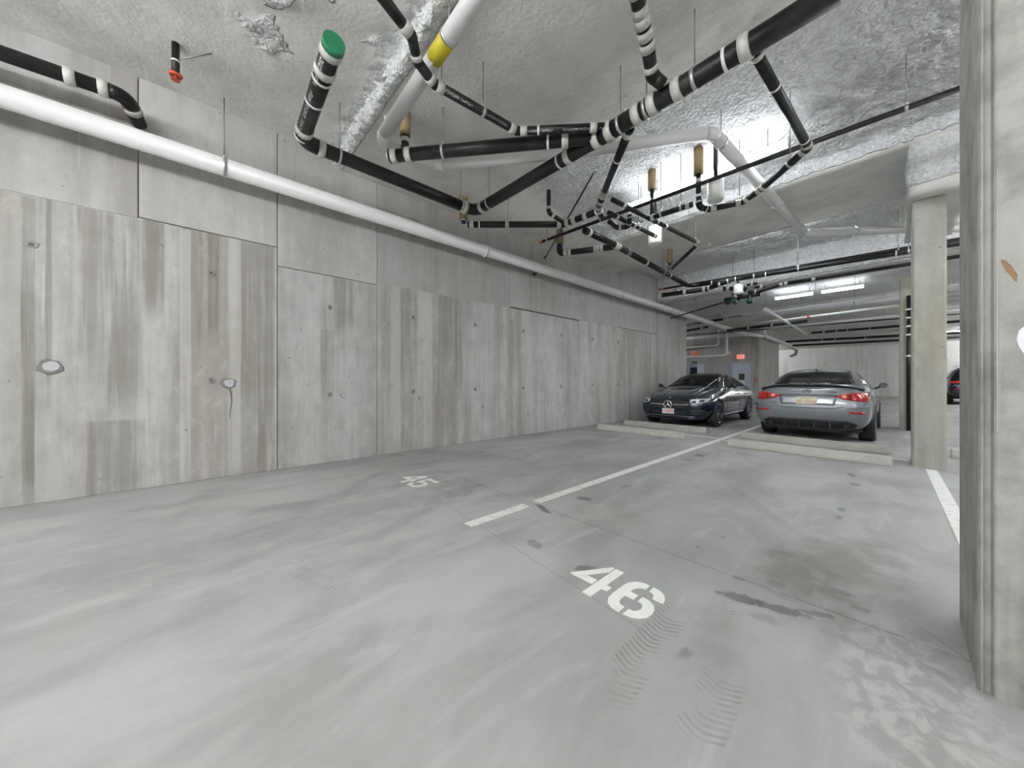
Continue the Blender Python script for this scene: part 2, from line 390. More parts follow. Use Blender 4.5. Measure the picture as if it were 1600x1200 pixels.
def build_wall_left():
    root = structure(boxo('wall_left', JOINT, WX - 0.35, WX - 0.02, -7.0, 14.08, 0.0, 4.9))
    g = 0.004
    low = [(-7.0, -3.0, 2.90), (-3.0, 0.80, 2.92), (0.80, 2.11, 2.675), (2.11, 7.3, 2.72), (7.3, 11.56, 2.76)]
    up = [(-7.0, -3.0, 2.90), (-3.0, -0.452, 2.90), (-0.452, 0.80, 2.92), (0.80, 2.11, 2.675), (2.11, 4.91, 2.70), (4.91, 9.2, 2.74), (9.2, 11.56, 2.765)]
    off = [0, .002, .007, .003, .002]
    for i, (a, b, z) in enumerate(low):
        boxo('wall_panel', WALL, WX - 0.05, WX + off[i], a + g, b - g, 0.0, z - g, root, 0.004)
    off2 = [0, .003, .001, .004, .0, .002, .001]
    for i, (a, b, z) in enumerate(up):
        boxo('wall_panel', WALL_UP, WX - 0.05, WX + off2[i] + 0.004, a + g, b - g, z + g, 4.9, root, 0.004)
    boxo('wall_panel', FARC, WX - 0.05, WX + 0.02, 11.56 + g, 14.08, 0.0, 4.9, root, 0.004)
    # formwork tie holes, 1.28 m apart
    hole = simple('tie_hole_dark', (0.10, 0.098, 0.092), 0.9)
    rim = simple('tie_hole_rim', (0.27, 0.265, 0.25), 0.9)
    def disc(name, mat, y, z, ry, rz_, x, th=0.004, jag=0.2, n=12, par=root):
        bm = bmesh.new(); pts = []
        for k in range(n):
            t = 2 * math.pi * k / n; q = 1 + random.uniform(-jag, jag)
            pts.append((ry * q * math.cos(t), rz_ * q * math.sin(t)))
        lo = [bm.verts.new((x - .004, y + a, z + b)) for a, b in pts]; hi = [bm.verts.new((x + th, y + a * .9, z + b * .9)) for a, b in pts]
        bm.faces.new(hi)
        for k in range(n): bm.faces.new((lo[k], lo[(k + 1) % n], hi[(k + 1) % n], hi[k]))
        bmesh.ops.recalc_face_normals(bm, faces=bm.faces)
        return mesh_obj(name, bm, mat, par)
    for k in range(8):
        y = 0.147 + 1.287 * k
        zt = 2.444 if k == 0 else 2.205 + .016 * k
        zl = 1.17 if k == 0 else 0.955 + .018 * k
        for z in (zt, zl):
            r = disc('tie_hole', rim, y, z, .034, .042, WX + .008)
            disc('tie_hole_core', hole, y - .004, z, .016, .02, WX + .0125, .001, .15, 10, r)
    r = disc('tie_hole', rim, -1.137, 2.446, .05, .04, WX + .004); disc('tie_hole_core', hole, -1.14, 2.446, .022, .02, WX + .009, .001, .15, 10, r)
    # cast plaster patches over the lower ties
    pm = simple('plaster_patch', (0.50, 0.50, 0.52), 0.8, 0, 0.18, 22, 0.3)
    pd = simple('plaster_patch_edge', (0.20, 0.195, 0.185), 0.9, 0, 0.2, 30)
    for (y, z, r) in ((-1.03, 1.298, .085), (0.3, 1.135, .08), (1.61, 0.955, .042), (2.853, 0.876, .034), (4.202, 0.665, .035), (5.466, 0.456, .045), (6.733, 0.347, .03), (7.979, 0.217, .03)):
        a = disc('plaster_patch', pd, y, z, r, r * .9, WX + .008, .004, .16, 14)
        disc('plaster_fill', pm, y + .1 * r, z, r * .66, r * .62, WX + .0125, .006, .14, 12, a)
    # dark drip below one patch
    bm = bmesh.new(); zs = [1.07, 1.0, .92, .84, .76, .70]; ys = [.312, .325, .33, .322, .312, .312]; ws = [.009, .008, .005, .004, .004, .002]
    L = [bm.verts.new((WX + .0095, y - q, z)) for y, z, q in zip(ys, zs, ws)]; R = [bm.verts.new((WX + .0095, y + q, z)) for y, z, q in zip(ys, zs, ws)]
    for i in range(5): bm.faces.new((L[i], L[i + 1], R[i + 1], R[i]))
    mesh_obj('drip_stain', bm, hole, root)
    # a vertical band of dark drip stains under the first tie
    return root
build_wall_left()

def build_ceiling():
    xs = []; x = -10.5
    while x < -5.6: xs.append(x); x += .7
    x = -5.6
    while x < 1.4: xs.append(x); x += .045
    while x < 9.05: xs.append(x); x += .55
    rows = []                                  # (y, z function, foam strength, on a step face?)
    def seg(y0, y1, step, zf, fo):
        n = max(2, int(round((y1 - y0) / step)))
        for i in range(n + 1): rows.append((y0 + (y1 - y0) * i / n, zf, fo, 0))
    def face(y, za, zb, n, fo):
        for i in range(1, n): rows.append((y, (lambda x, y, t=i / n: za(x, y) * (1 - t) + zb(x, y) * t), fo, 1))
    k = lambda v: (lambda x, y: v)
    def f_near(x, y):
        r = sst(1.22, 1.5, y) * (0.75 + .25 * sst(-5.4, -3, x))
        sp = noise.noise((x * 3.1, y * 3.1, 4)) + .5 * noise.noise((x * 9, y * 9, 1))
        sp2 = sst(.05, .35, sp) * (1 - sst(.35, .9, math.hypot((x + 3.5) * .8, y - .75)))
        return max(r, .35 * sst(.40, .6, sp) * sst(-.4, .4, y), .8 * sp2)
    def f_mid(x, y):
        r = 1 - sst(1.5, 1.66, y)
        b = sst(3.0, 6.2, y) * sst(-5.0, -4.0, x + (6.9 - y) * -.18)
        return max(r, .25 + .75 * b if b > 0 else 0)
    one = lambda x, y: 1.0
    zero = lambda x, y: 0.0
    seg(-7.0, -1.2, .6, k(4.42), zero); seg(-1.15, 1.5, .045, k(4.42), f_near)
    face(1.5, k(4.42), bay, 5, one)
    seg(1.5, 6.9, .045, bay, f_mid)
    face(6.9, bay, k(4.27), 5, one)
    seg(6.9, 8.9, .12, k(4.27), zero)
    face(8.9, k(4.27), k(4.65), 2, zero)
    seg(8.9, 11.7, .09, k(4.65), one)
    face(11.7, k(4.65), k(3.87), 10, one)
    seg(11.7, 12.5, .2, k(3.87), zero)
    face(12.5, k(3.87), k(4.35), 2, zero)
    seg(12.5, 18.5, .25, k(4.35), one)
    face(18.5, k(4.35), k(4.15), 2, zero)
    seg(18.5, 41.0, 1.0, k(4.15), zero)
    verts = []; foam = []
    for (y, zf, ff, isf) in rows:
        for x in xs:
            fo = ff(x, y); z = zf(x, y); yy = y
            n1 = noise.noise((x * 5.2, y * 5.2, z * 5)); n2 = noise.noise((x * 15, y * 15, z * 15)); n3 = noise.noise((x * 2.0, y * 2.0, 9))
            if -5.65 < x < 1.5 and -1.3 < y < 13:
                n4 = noise.noise((x * 27, y * 27, z * 27))
                a = .003 + .030 * fo
                d = a * (.8 * n1 + .9 * n2 + .9 * n4 * fo) + .006 * n3
                if isf: yy += -.07 * fo * abs(n1 + n2 + n4) - .01
                elif fo > .9 and (abs(y - 6.9) < .02 or abs(y - 1.5) < .02): yy += .06 * (n2 + n1 + n4); d -= .03 * abs(n2)
                z += d
            verts.append((x, yy, z)); foam.append(fo)
    nx = len(xs); faces = []
    for j in range(len(rows) - 1):
        for i in range(nx - 1):
            a = j * nx + i; faces.append((a, a + nx, a + nx + 1, a + 1))
    me = bpy.data.meshes.new('ceiling'); me.from_pydata(verts, [], faces)
    at = me.attributes.new('foam', 'FLOAT', 'POINT'); at.data.foreach_set('value', foam)
    root = structure(link('ceiling', me, CEIL, None, True))
    # structural slab above, so that nothing shines through
    boxo('slab', FARC, -10.5, 9.0, -7.0, 41.0, 4.9, 5.1, root)
    # drop beam along the columns, its end face sprayed with foam
    def foambeam(x0, x1, y0, y1, z0, z1, amp):
        bm = bmesh.new(); box(bm, x0, x1, y0, y1, z0, z1)
        for _ in range(3): bmesh.ops.subdivide_edges(bm, edges=[e for e in bm.edges if e.calc_length() > .14], cuts=2, use_grid_fill=True)
        for v in bm.verts:
            p = v.co; n1 = noise.noise((p.x * 7, p.y * 7, p.z * 7)) + .7 * noise.noise((p.x * 19, p.y * 19, p.z * 19))
            v.co.y -= amp * max(0, n1 + .4) * (1 if p.y < y0 + .3 else 0); v.co.x -= amp * .7 * max(0, n1 + .3) * (1 if p.x < x0 + .05 else 0)
            v.co.z += .3 * amp * n1 * (1 if p.z < z0 + .02 else 0)
        o = mesh_obj('beam', bm, CEIL, root, True)
        at = o.data.attributes.new('foam', 'FLOAT', 'POINT')
        at.data.foreach_set('value', [0.15 if v.co.z < z0 + .16 + .10 * noise.noise((v.co.x * 6, v.co.y * 6, 0)) else 1.0 for v in o.data.vertices])
        return o
    foambeam(0.13, 1.3, 6.98, 7.9, 3.60, 4.45, .07)
    foambeam(0.12, 0.62, 7.9, 9.3, 3.60, 4.6, .035)
    return root
build_ceiling()

def build_far():
    w2 = structure(boxo('wall_back', FARC, -10.3, -4.85, 21.9, 26.6, 0.0, 4.9))
    # opening for the door is a shallow recess filled by the door itself
    structure(boxo('wall_far', concrete('far_bright_concrete', (0.74, 0.74, 0.72), (0.55, 0.545, 0.53), 0.6), -10.3, 9.0, 40.6, 41.0, 0.0, 4.9))
    structure(boxo('wall_left_recess', FARC, -10.6, -10.3, 13.9, 41.0, 0.0, 4.9))
    structure(boxo('wall_left_return', FARC, -10.3, WX - 0.35, 13.78, 14.08, 0.0, 4.9))
    structure(boxo('wall_right', FARC, 8.7, 9.0, -7.0, 41.0, 0.0, 4.9))
    structure(boxo('wall_rear', FARC, -5.8, 9.0, -7.0, -6.7, 0.0, 4.9))
    structure(boxo('trim_1', simple('kerb_dark', (.12, .12, .12), .8), -10.3, -4.85, 21.86, 21.9, 0.0, 0.06))
    # steel door
    dm = simple('door_grey', (0.52, 0.55, 0.63), 0.45, 0.0, 0.05, 4)
    fm = simple('door_frame_grey', (0.42, 0.44, 0.50), 0.45, 0.0, 0.05, 4)
    D = empty('door_1', (-5.6, 21.9, 0)); structure(D)
    boxo('door_leaf', dm, -.42, .42, -.075, -.03, 0.02, 2.16, D, .006)
    f = boxo('door_frame', fm, -.50, -.42, -.10, 0.02, 0, 2.24, D, .004)
    boxo('door_frame', fm, .42, .50, -.10, 0.02, 0, 2.24, D, .004); boxo('door_frame', fm, -.42, .42, -.10, 0.02, 2.16, 2.24, D, .004)
    boxo('door_window', simple('door_glass', (.07, .065, .06), .1), -.13, .13, -.085, -.07, 1.27, 1.60, D, .004)
    boxo('notice', simple('notice_paper', (.75, .74, .76), .7), -.15, .15, -.085, -.074, 0.98, 1.22, D)
    boxo('push_bar', simple('push_bar_black', (.03, .03, .035), .4), -.36, .36, -.14, -.075, .72, .79, D, .01)
    boxo('kick_gap', simple('sill_dark', (.05, .05, .05), .8), -.42, .42, -.07, -.03, 0.0, .02, D)
    # exit sign
    ex = empty('exit_sign', (-5.66, 21.9, 2.42))
    tag(ex, 'red and white EXIT sign on the wall above the grey steel door', 'exit sign')
    boxo('sign_box', simple('exit_face', (.86, .55, .50), .5, Emission_Color=(1, .25, .18, 1), Emission_Strength=0.5), -.17, .17, -.09, 0, 0.0, .21, ex, .01)
    red = simple('exit_red', (.65, .03, .02), .5)
    def stroke(x0, x1, z0, z1, par): boxo('letter_stroke', red, x0, x1, -.096, -.088, z0, z1, par)
    for (cxx, ch) in ((-.115, 'E'), (-.038, 'X'), (.032, 'I'), (.1, 'T')):
        b = bmesh.new()
        def st(x0, x1, z0, z1): box(b, cxx + x0, cxx + x1, -.097, -.088, z0, z1)
        if ch == 'E': st(-.028, -.014, .05, .16); st(-.014, .026, .05, .065); st(-.014, .02, .098, .112); st(-.014, .026, .145, .16)
        elif ch == 'I': st(-.008, .008, .05, .16)
        elif ch == 'T': st(-.008, .008, .05, .145); st(-.03, .03, .145, .16)
        else:
            for sg in (1, -1):
                q = [(-.03 * sg, .05), (-.012 * sg, .05), (.03 * sg, .16), (.012 * sg, .16)]
                v = [b.verts.new((cxx + a, -.097, z)) for a, z in q]; b.faces.new(v if sg > 0 else v[::-1])
        mesh_obj('letter', b, red, ex)
    # alarm bell, camera, bell push, call point
    t = tubeo('alarm_bell', simple('bell_red', (.72, .20, .15), .4), [(-7.15, 19.55, 2.62), (-7.15, 19.45, 2.62), (-7.15, 19.42, 2.62)], [.17, .17, .10], None, 20)
    tag(t, 'round red alarm bell hanging below the thin white pipes', 'alarm bell')
    tubeo('bell_stem', ROD, [(-7.15, 19.5, 2.79), (-7.15, 19.5, 4.15)], .012, t, 6)
    c1 = empty('security_camera', (-6.2, 21.9, 2.75)); tag(c1, 'small white dome camera on the wall left of the exit sign', 'camera')
    tubeo('camera_dome', PLASTIC, [(0, 0, 0), (0, -.05, 0), (0, -.10, 0), (0, -.13, 0)], [.07, .07, .05, .02], c1, 12)
    tubeo('camera_mount', PLASTIC, [(0, -.01, .05), (0, -.01, .16)], .03, c1, 8)
    cp = empty('fire_call_point', (-4.98, 21.9, 1.2)); tag(cp, 'small red fire call point on the wall beside the grey door', 'call point')
    boxo('case', simple('call_red', (.6, .04, .04), .4), -.06, .06, -.06, 0, 0, .15, cp, .008); boxo('pull_bar', PLASTIC, -.05, .05, -.068, -.055, .06, .085, cp)
    lb = empty('notice_board', (-6.43, 21.9, 1.40)); tag(lb, 'small white notice board on the wall left of the grey door', 'notice')
    boxo('board', simple('board_white', (.82, .80, .82), .6), -.13, .13, -.02, 0, 0, .14, lb); boxo('board_clip', STEEL, -.03, .03, -.03, -.02, .12, .15, lb)
    # second doorway with dark opening at the recess
    dd = structure(empty('door_2', (-7.98, 21.9, 0)))
    boxo('door_leaf', dm, .12, .50, -.06, -.02, 0, 2.2, dd, .006); boxo('door_opening', simple('dark_opening', (.01, .015, .015), .8), -.28, .12, -.05, -.0, 0.25, 2.02, dd)
    boxo('door_frame', fm, -.36, .58, -.08, 0.0, 2.2, 2.3, dd); boxo('door_closer', simple('closer_dark', (.06, .06, .07), .5), -.15, .15, -.16, -.08, 2.28, 2.36, dd, .01)
    boxo('green_strip', simple('green_strip', (.05, .40, .25), .5), -.28, .12, -.07, -.05, 1.02, 1.08, dd)
build_far()

# columns ------------------------------------------------------------------
def column(name, mat, x0, x1, y0, y1, z1, bev, label, seg=1):
    bm = bmesh.new(); fs = box(bm, x0, x1, y0, y1, 0, z1)
    es = [e for e in bm.edges if abs(e.verts[0].co.z - e.verts[1].co.z) > 1]
    bmesh.ops.bevel(bm, geom=es, offset=bev, segments=seg, affect='EDGES')
    root = empty(name, ((x0 + x1) / 2, (y0 + y1) / 2, 0)); tag(root, label, 'column', 'concrete columns')
    for v in bm.verts: v.co -= Vector(root.location)
    mesh_obj('shaft', bm, mat, root)
    return root
c1 = empty('concrete_column', (0.63, 2.45, 0)); tag(c1, 'wide weathered grey concrete column with an orange stain and grooved edge', 'column', 'concrete columns')
_b = bmesh.new(); polyprism(_b, [(a - .63, b - 2.45) for a, b in ((.207, 2.74), (.207, 2.172), (.212, 2.16), (.2175, 2.162), (.2195, 2.178), (.236, 2.180), (.2405, 2.155), (.246, 2.15), (1.05, 2.15), (1.05, 2.74))], 0, 4.42)
bmesh.ops.recalc_face_normals(_b, faces=_b.faces); mesh_obj('shaft', _b, COLB, c1)
def flat_patch(name, mat, ox, oz, pts, y, parent, th=.004):
    bm = bmesh.new(); hi = [bm.verts.new((ox + a, y - th, oz + b)) for a, b in pts]; lo = [bm.verts.new((ox + a * 1.06, y + .001, oz + b * 1.06)) for a, b in pts]
    bm.faces.new(hi); n = len(pts)
    for k in range(n): bm.faces.new((lo[k], lo[(k + 1) % n], hi[(k + 1) % n], hi[k]))
    bmesh.ops.recalc_face_normals(bm, faces=bm.faces)
    return mesh_obj(name, bm, mat, parent)
yl = 2.15 - c1.location.y
flat_patch('white_patch', simple('white_filler', (.82, .82, .86), .7, 0, .05, 20), .303 - c1.location.x, 1.30, [(-.016, .0), (-.012, .03), (.0, .045), (.02, .075), (.05, .07), (.05, -.06), (.02, -.055), (-.002, -.05), (-.012, -.025)], yl, c1)
OR = simple('rust_orange', (.27, .165, .085), .8, 0, .35, 40)
flat_patch('rust_stain', OR, .262 - c1.location.x, 1.56, [(-.008, .03), (.0, .028), (.014, .004), (.026, -.03), (.024, -.055), (.018, -.045), (.012, -.028), (.004, -.015), (-.004, .012)], yl, c1, .0015)
flat_patch('mortar_drip', simple('mortar_light', (.55, .55, .53), .8), .2465 - c1.location.x, 1.35, [(-.0006, -.36), (-.0012, -.1), (-.0004, .1), (-.0010, .3), (-.0003, .55), (.0006, .55), (.0003, .3), (.0010, .1), (.0004, -.1), (.0008, -.36)], yl, c1, .003)

c2 = column('concrete_column', COLM, 0.145, 0.445, 7.22, 7.75, 3.62, .02, 'slim pale concrete column under the foam beam beside the wheel stops')
c3 = column('concrete_column', COLM, 0.055, 0.42, 12.6, 13.2, 3.65, .02, 'darker concrete column standing behind the slim pale column')
rk = empty('conduit_riser', (0.21, 12.52, 0)); tag(rk, 'black vertical conduit strapped with white clips to the darker column', 'conduit')
tubeo('conduit', BLACK, [(0, 0, 0), (0, 0, 3.2)], .045, rk, 10)
for z in (1.75, 2.25, 2.45, 2.65, 2.85): tubeo('clip', PLASTIC, [(0, 0, z), (0, 0, z + .04)], .06, rk, 10)

# ------------------------------------------------------------------ painted marks
def painted(name, mat, polys, label, cat, group=None, z=0.004):
    bm = bmesh.new()
    for p in polys: polyprism(bm, p, 0.0005, z)
    cx0 = sum(q[0] for p in polys for q in p) / sum(len(p) for p in polys); cy0 = sum(q[1] for p in polys for q in p) / sum(len(p) for p in polys)
    for v in bm.verts: v.co.x -= cx0; v.co.y -= cy0
    o = mesh_obj(name, bm, mat); o.location = (cx0, cy0, 0); return tag(o, label, cat, group)
def strip(x0, y0, x1, y1, wd):
    d = Vector((x1 - x0, y1 - y0)).normalized(); n = Vector((-d.y, d.x)) * wd / 2
    return [(x0 - n.x, y0 - n.y), (x1 - n.x, y1 - n.y), (x1 + n.x, y1 + n.y), (x0 + n.x, y0 + n.y)]
painted('stall_line', PAINT, [strip(-2.31, 1.62, -2.315, 2.28, .1), strip(-2.315, 2.42, -2.42, 14.4, .1)], 'long white painted line between stalls 45 and 46', 'painted line')
painted('stall_line', PAINT, [strip(0.36, 3.2, .31, 7.13, .1)], 'short white painted line on the floor running up to the slim pale column', 'painted line')
painted('cross_line', PAINT, [strip(-5.0, 7.92, -2.42, 7.92, .07), strip(-2.28, 7.72, .12, 7.72, .07)], 'white painted line across the floor between paired wheel stops', 'painted line')
def digit(ch, ox, oy, w_, h):
    P = []
    if ch == '4':   # stencil four: slanted left arm, post, foot bridges
        P += [[(0, .36), (.60, 1.0), (.80, 1.0), (.80, .90), (.62, .90), (.20, .47), (.56, .47), (.56, .30), (0, .30)]]
        P = [[(0, .34), (.58, 1.0), (.66, 1.0), (.66, .82), (.34, .46), (.66, .46), (.66, .30), (0, .30)], [(.70, 0), (.94, 0), (.94, .30), (1.08, .30), (1.08, .45), (.94, .45), (.94, 1.0), (.70, 1.0)]]
    if ch == '6':
        P = [[(.46, 1.0), (.30, 1.0), (.12, .93), (.02, .80), (0, .62), (0, .34), (.03, .18), (.12, .07), (.26, .01), (.46, 0), (.46, .17), (.34, .18), (.27, .24), (.25, .34), (.25, .44), (.46, .44), (.46, .60), (.25, .60), (.26, .70), (.31, .79), (.38, .83), (.46, .84)],
             [(.56, 1.0), (.74, .98), (.90, .90), (.98, .78), (1.0, .68), (.75, .68), (.72, .77), (.66, .82), (.56, .84)],
             [(.56, 0), (.74, .02), (.89, .09), (.98, .20), (1.0, .32), (.97, .44), (.88, .54), (.74, .60), (.56, .61), (.56, .45), (.66, .44), (.73, .38), (.75, .31), (.73, .24), (.67, .18), (.56, .17)]]
    if ch == '5':
        P = [[(.05, 1.0), (.46, 1.0), (.46, .83), (.26, .83), (.26, .64), (.46, .66), (.46, .50), (.28, .46), (.05, .42)], [(.54, 1.0), (1.0, 1.0), (1.0, .83), (.54, .83)],
             [(.54, .66), (.72, .64), (.90, .57), (1.0, .44), (1.0, .26), (.94, .13), (.80, .04), (.54, 0), (.54, .16), (.70, .19), (.76, .28), (.76, .36), (.70, .46), (.54, .50)],
             [(.46, 0), (.22, .03), (.07, .12), (0, .28), (.24, .28), (.30, .19), (.46, .16)]]
    return [[(ox + a * w_, oy + b * h) for a, b in p] for p in P]
painted('stall_number', PAINT2, digit('4', -1.315, 1.565, .23, .345) + digit('6', -1.035, 1.565, .225, .33), 'white stencilled stall number 46 painted on the floor', 'floor number', 'stencilled stall numbers')
painted('stall_number', PAINT, digit('4', -4.0, 1.75, .22, .33) + digit('5', -3.73, 1.75, .22, .32), 'white stencilled stall number 45 painted on the floor near the wall', 'floor number', 'stencilled stall numbers')

# ------------------------------------------------------------------ wheel stops
def wheel_stop(x0, x1, y, rot, label, L=None):
    L = x1 - x0
    root = empty('wheel_stop', ((x0 + x1) / 2, y, 0), rot); tag(root, label, 'wheel stop', 'concrete wheel stops')
    bm = bmesh.new()
    pr = [(-.085, 0), (.085, 0), (.085, .03), (.055, .13), (-.055, .13), (-.085, .03)]
    A = [bm.verts.new((-L / 2, a, b)) for a, b in pr]; B = [bm.verts.new((L / 2, a, b)) for a, b in pr]
    bm.faces.new(A); bm.faces.new(B[::-1])
    for k in range(6): bm.faces.new((A[k], B[k], B[(k + 1) % 6], A[(k + 1) % 6]))
    bmesh.ops.recalc_face_normals(bm, faces=bm.faces)
    bmesh.ops.bevel(bm, geom=list(bm.edges), offset=.01, segments=2, affect='EDGES')
    mesh_obj('bar', bm, STOP, root)
    for sx in (-1, 1): tubeo('anchor_pin', ROD, [(sx * L * .38, 0, .12), (sx * L * .38, 0, .133)], .014, root, 8)
    return root
wheel_stop(-4.88, -2.83, 7.29, -.01, 'concrete wheel stop by the wall, on the stall 45 side of its pair')
wheel_stop(-4.90, -2.84, 8.52, -.03, 'concrete wheel stop directly in front of the dark blue sedan')
wheel_stop(-2.03, -0.03, 7.10, -.045, 'concrete wheel stop in stall 46, the one farther from the grey sedan')
wheel_stop(-2.13, -0.06, 8.22, -.06, 'concrete wheel stop directly behind the grey sedan')
wheel_stop(0.56, 2.5, 8.55, 0, 'concrete wheel stop behind the slim column, half hidden by the wide column')

# ------------------------------------------------------------------ lamps
def lamp(x0, x1, y, z, label, lens=None):
    root = empty('fluorescent_light', ((x0 + x1) / 2, y, z)); tag(root, label, 'ceiling light', 'fluorescent batten lights')
    L = (x1 - x0) / 2
    hw = .012 if lens is None else .03
    bm = bmesh.new(); box(bm, -L, L, -hw, hw, .035, .065, .005); mesh_obj('housing', bm, HOUSING, root)
    bm = bmesh.new(); prof = [(-.03, .034), (-.05, .015), (-.045, -.012), (-.025, -.03), (.025, -.03), (.045, -.012), (.05, .015), (.03, .034)]
    A = [bm.verts.new((-L + .01, a, b)) for a, b in prof]; B = [bm.verts.new((L - .01, a, b)) for a, b in prof]
    bm.faces.new(A); bm.faces.new(B[::-1])
    for k in range(8): bm.faces.new((A[k], B[k], B[(k + 1) % 8], A[(k + 1) % 8]))
    bmesh.ops.recalc_face_normals(bm, faces=bm.faces); lo = mesh_obj('lens', bm, lens or LENS, root)
    if lens is None:                           # stronger glow added on the top faces to brighten the ceiling
        lo.data.materials.append(LENS_UP_ADDED)
        for f in lo.data.polygons:
            if f.normal.z > .3: f.material_index = 1
    for sx in (-1, 1):
        boxo('end_cap', HOUSING, sx * L - .012, sx * L + .012, -.056, .056, -.034, .072, root)
        zc = ceil_z((x0 + x1) / 2, y) - z
        tubeo('hanger_rod', ROD, [(sx * L * .8, 0, .07), (sx * L * .8, 0, max(.08, zc + .02))], .006, root, 6)
    return root
lamp(-3.14, -0.92, 5.62, 4.20, 'long bright fluorescent light above the white drums near the foam beam edge', LENS_A)
lamp(-2.90, -1.86, 15.35, 4.12, 'far fluorescent light over the grey sedan, the one nearer the left wall', LENS_F)
lamp(-1.66, -0.66, 15.35, 4.12, 'far fluorescent light over the grey sedan, the one nearer the columns', LENS_F)
lamp(1.9, 3.2, 32.2, 4.02, 'fluorescent light glowing far away between the slim and wide columns')
for (x0, x1, y, z, lb) in (  # unseen lamps added to brighten the garage, plus one behind the smooth beam
        (-3.6, -1.2, -2.7, 3.85, 'unseen fluorescent light hung over the lane in front of stalls 45 and 46'),
        (-0.9, 1.3, -2.7, 3.85, 'added unseen fluorescent light over the lane in front of the wide column'),
        (-3.2, -0.8, 9.25, 4.53, 'fluorescent light tucked in the recess behind the smooth grey beam'),
        (2.2, 4.6, 2.2, 3.75, 'added unseen fluorescent light beside the wide column, away from the stalls'),
        (2.2, 4.6, 6.3, 4.0, 'added unseen fluorescent light beside the foam beam, away from the stalls'),
        (3.2, 5.6, -4.9, 3.85, 'added unseen fluorescent light close to the rear wall, on the right wall side'),
        (-3.6, -1.2, -4.9, 3.85, 'added unseen fluorescent light close to the rear wall, on the left wall side'),
        (2.6, 5.0, 9.8, 4.1, 'added unseen fluorescent light between the two drop beams, past the slim column'),
        (2.6, 5.0, 15.35, 4.12, 'added unseen fluorescent light in line with the far pair, past the darker column'),
        (2.3, 4.8, 23.5, 3.98, 'added unseen fluorescent light over the far lane in front of the utility car'),  # from here on, lamps added out of sight to brighten the far end
        (4.6, 7.0, 20.0, 3.98, 'added unseen fluorescent light near the right wall, level with the grey door'),
        (3.4, 6.2, 38.2, 3.98, 'added unseen fluorescent light close to the end wall on the right wall side'),
        (-9.7, -7.2, 36.5, 3.98, 'added unseen fluorescent light close to the end wall behind the concrete block'),
        (2.7, 5.2, 27.6, 3.98, 'added unseen fluorescent light right above the utility car'),
        (-9.9, -8.0, 18.0, 4.10, 'added unseen fluorescent light in the recess in front of the grey door')):  # added lamp kept out of sight past the wall end
    lamp(x0, x1, y, z, lb, LENS_A if 'recess' in lb else None)

# ------------------------------------------------------------------ pipes
def run(name, label, pts, r, mat, cat='pipe', group=None, bends=True, bands=(), hang=(), straps=(), band_mat=None, caps=(), bend_k=2.2, printed=(), n=14, cz=None, bandw=.07, sleeve=None):
    """one pipe run: straight lengths, elbows, couplings beside every elbow, hangers with rods up to the ceiling"""
    pts = [Vector(p) for p in pts]; base = pts[0].copy(); band_mat = band_mat or BAND
    root = empty(name, base); tag(root, label, cat, group)
    q = [p - base for p in pts]
    starts = [None] * len(q); ends = [None] * len(q)
    for i in range(1, len(q) - 1):
        d1 = (q[i] - q[i - 1]); d2 = (q[i + 1] - q[i]); l1, l2 = d1.length, d2.length
        ang = d1.angle(d2); t = min(bend_k * r * math.tan(ang / 2), .45 * l1, .45 * l2)
        ends[i] = q[i] - d1 * (t / l1); starts[i] = q[i] + d2 * (t / l2)
        arc = []
        for k in range(7):
            s_ = k / 6; arc.append(ends[i].lerp(q[i], s_).lerp(q[i].lerp(starts[i], s_), s_))
        tubeo('elbow', mat, arc, r * (1.06 if bends else 1.0), root, n)
    for i in range(len(q) - 1):
        a = starts[i] if starts[i] is not None else q[i]; b = ends[i + 1] if ends[i + 1] is not None else q[i + 1]
        if (b - a).length > .01: tubeo('pipe', printed[1] if (printed and i in printed[0]) else mat, [a, b], r, root, n, uv=True)
        d = (b - a).normalized(); L = (b - a).length
        if bends:
            bw = min(bandw, L * .3)
            if starts[i] is not None and i > 0: tubeo('coupling', band_mat, [a, a + d * bw], r * 1.16, root, n)
            if ends[i + 1] is not None and L > .2: tubeo('coupling', band_mat, [b - d * bw, b], r * 1.16, root, n)
    def at(sg, t): return q[sg].lerp(q[sg + 1], t), (q[sg + 1] - q[sg]).normalized()
    for sg, t in bands:
        p, d = at(sg, t); tubeo('coupling', band_mat, [p - d * bandw / 2, p + d * bandw / 2], r * 1.16, root, n)
    for sg, t in straps:
        p, d = at(sg, t); tubeo('strap', PLASTIC, [p - d * .012, p + d * .012], r * 1.07, root, n)
    for h in hang:
        sg, t = h[0], h[1]
        p, d = at(sg, t); wp = p + base
        top = (cz if cz else ceil_z(wp.x, wp.y)) - base.z + .02
        hr = tubeo('hanger_ring', STEEL, [p - d * .014, p + d * .014], r * 1.09, root, n)
        tubeo('clevis', STEEL, [p + Vector((0, 0, r * 1.05)), p + Vector((0, 0, r * 1.05 + .05))], [.02, .008], root, 6)
        tubeo('hanger_rod', ROD, [p + Vector((0, 0, r + .04)), Vector((p.x, p.y, top))], .0055, root, 6)
    for (i, m_, ln) in caps:
        p = q[i]; d = (q[i] - q[i - 1] if i else q[0] - q[1]).normalized()
        tubeo('end_cap', m_, [p, p + d * ln], r * 1.12, root, n)
    return root
BL = 'black drain pipes under the ceiling'; FI = 'thin black sprinkler pipes'; WH = 'white pipes under the ceiling'; FG = 'far pipe bank'
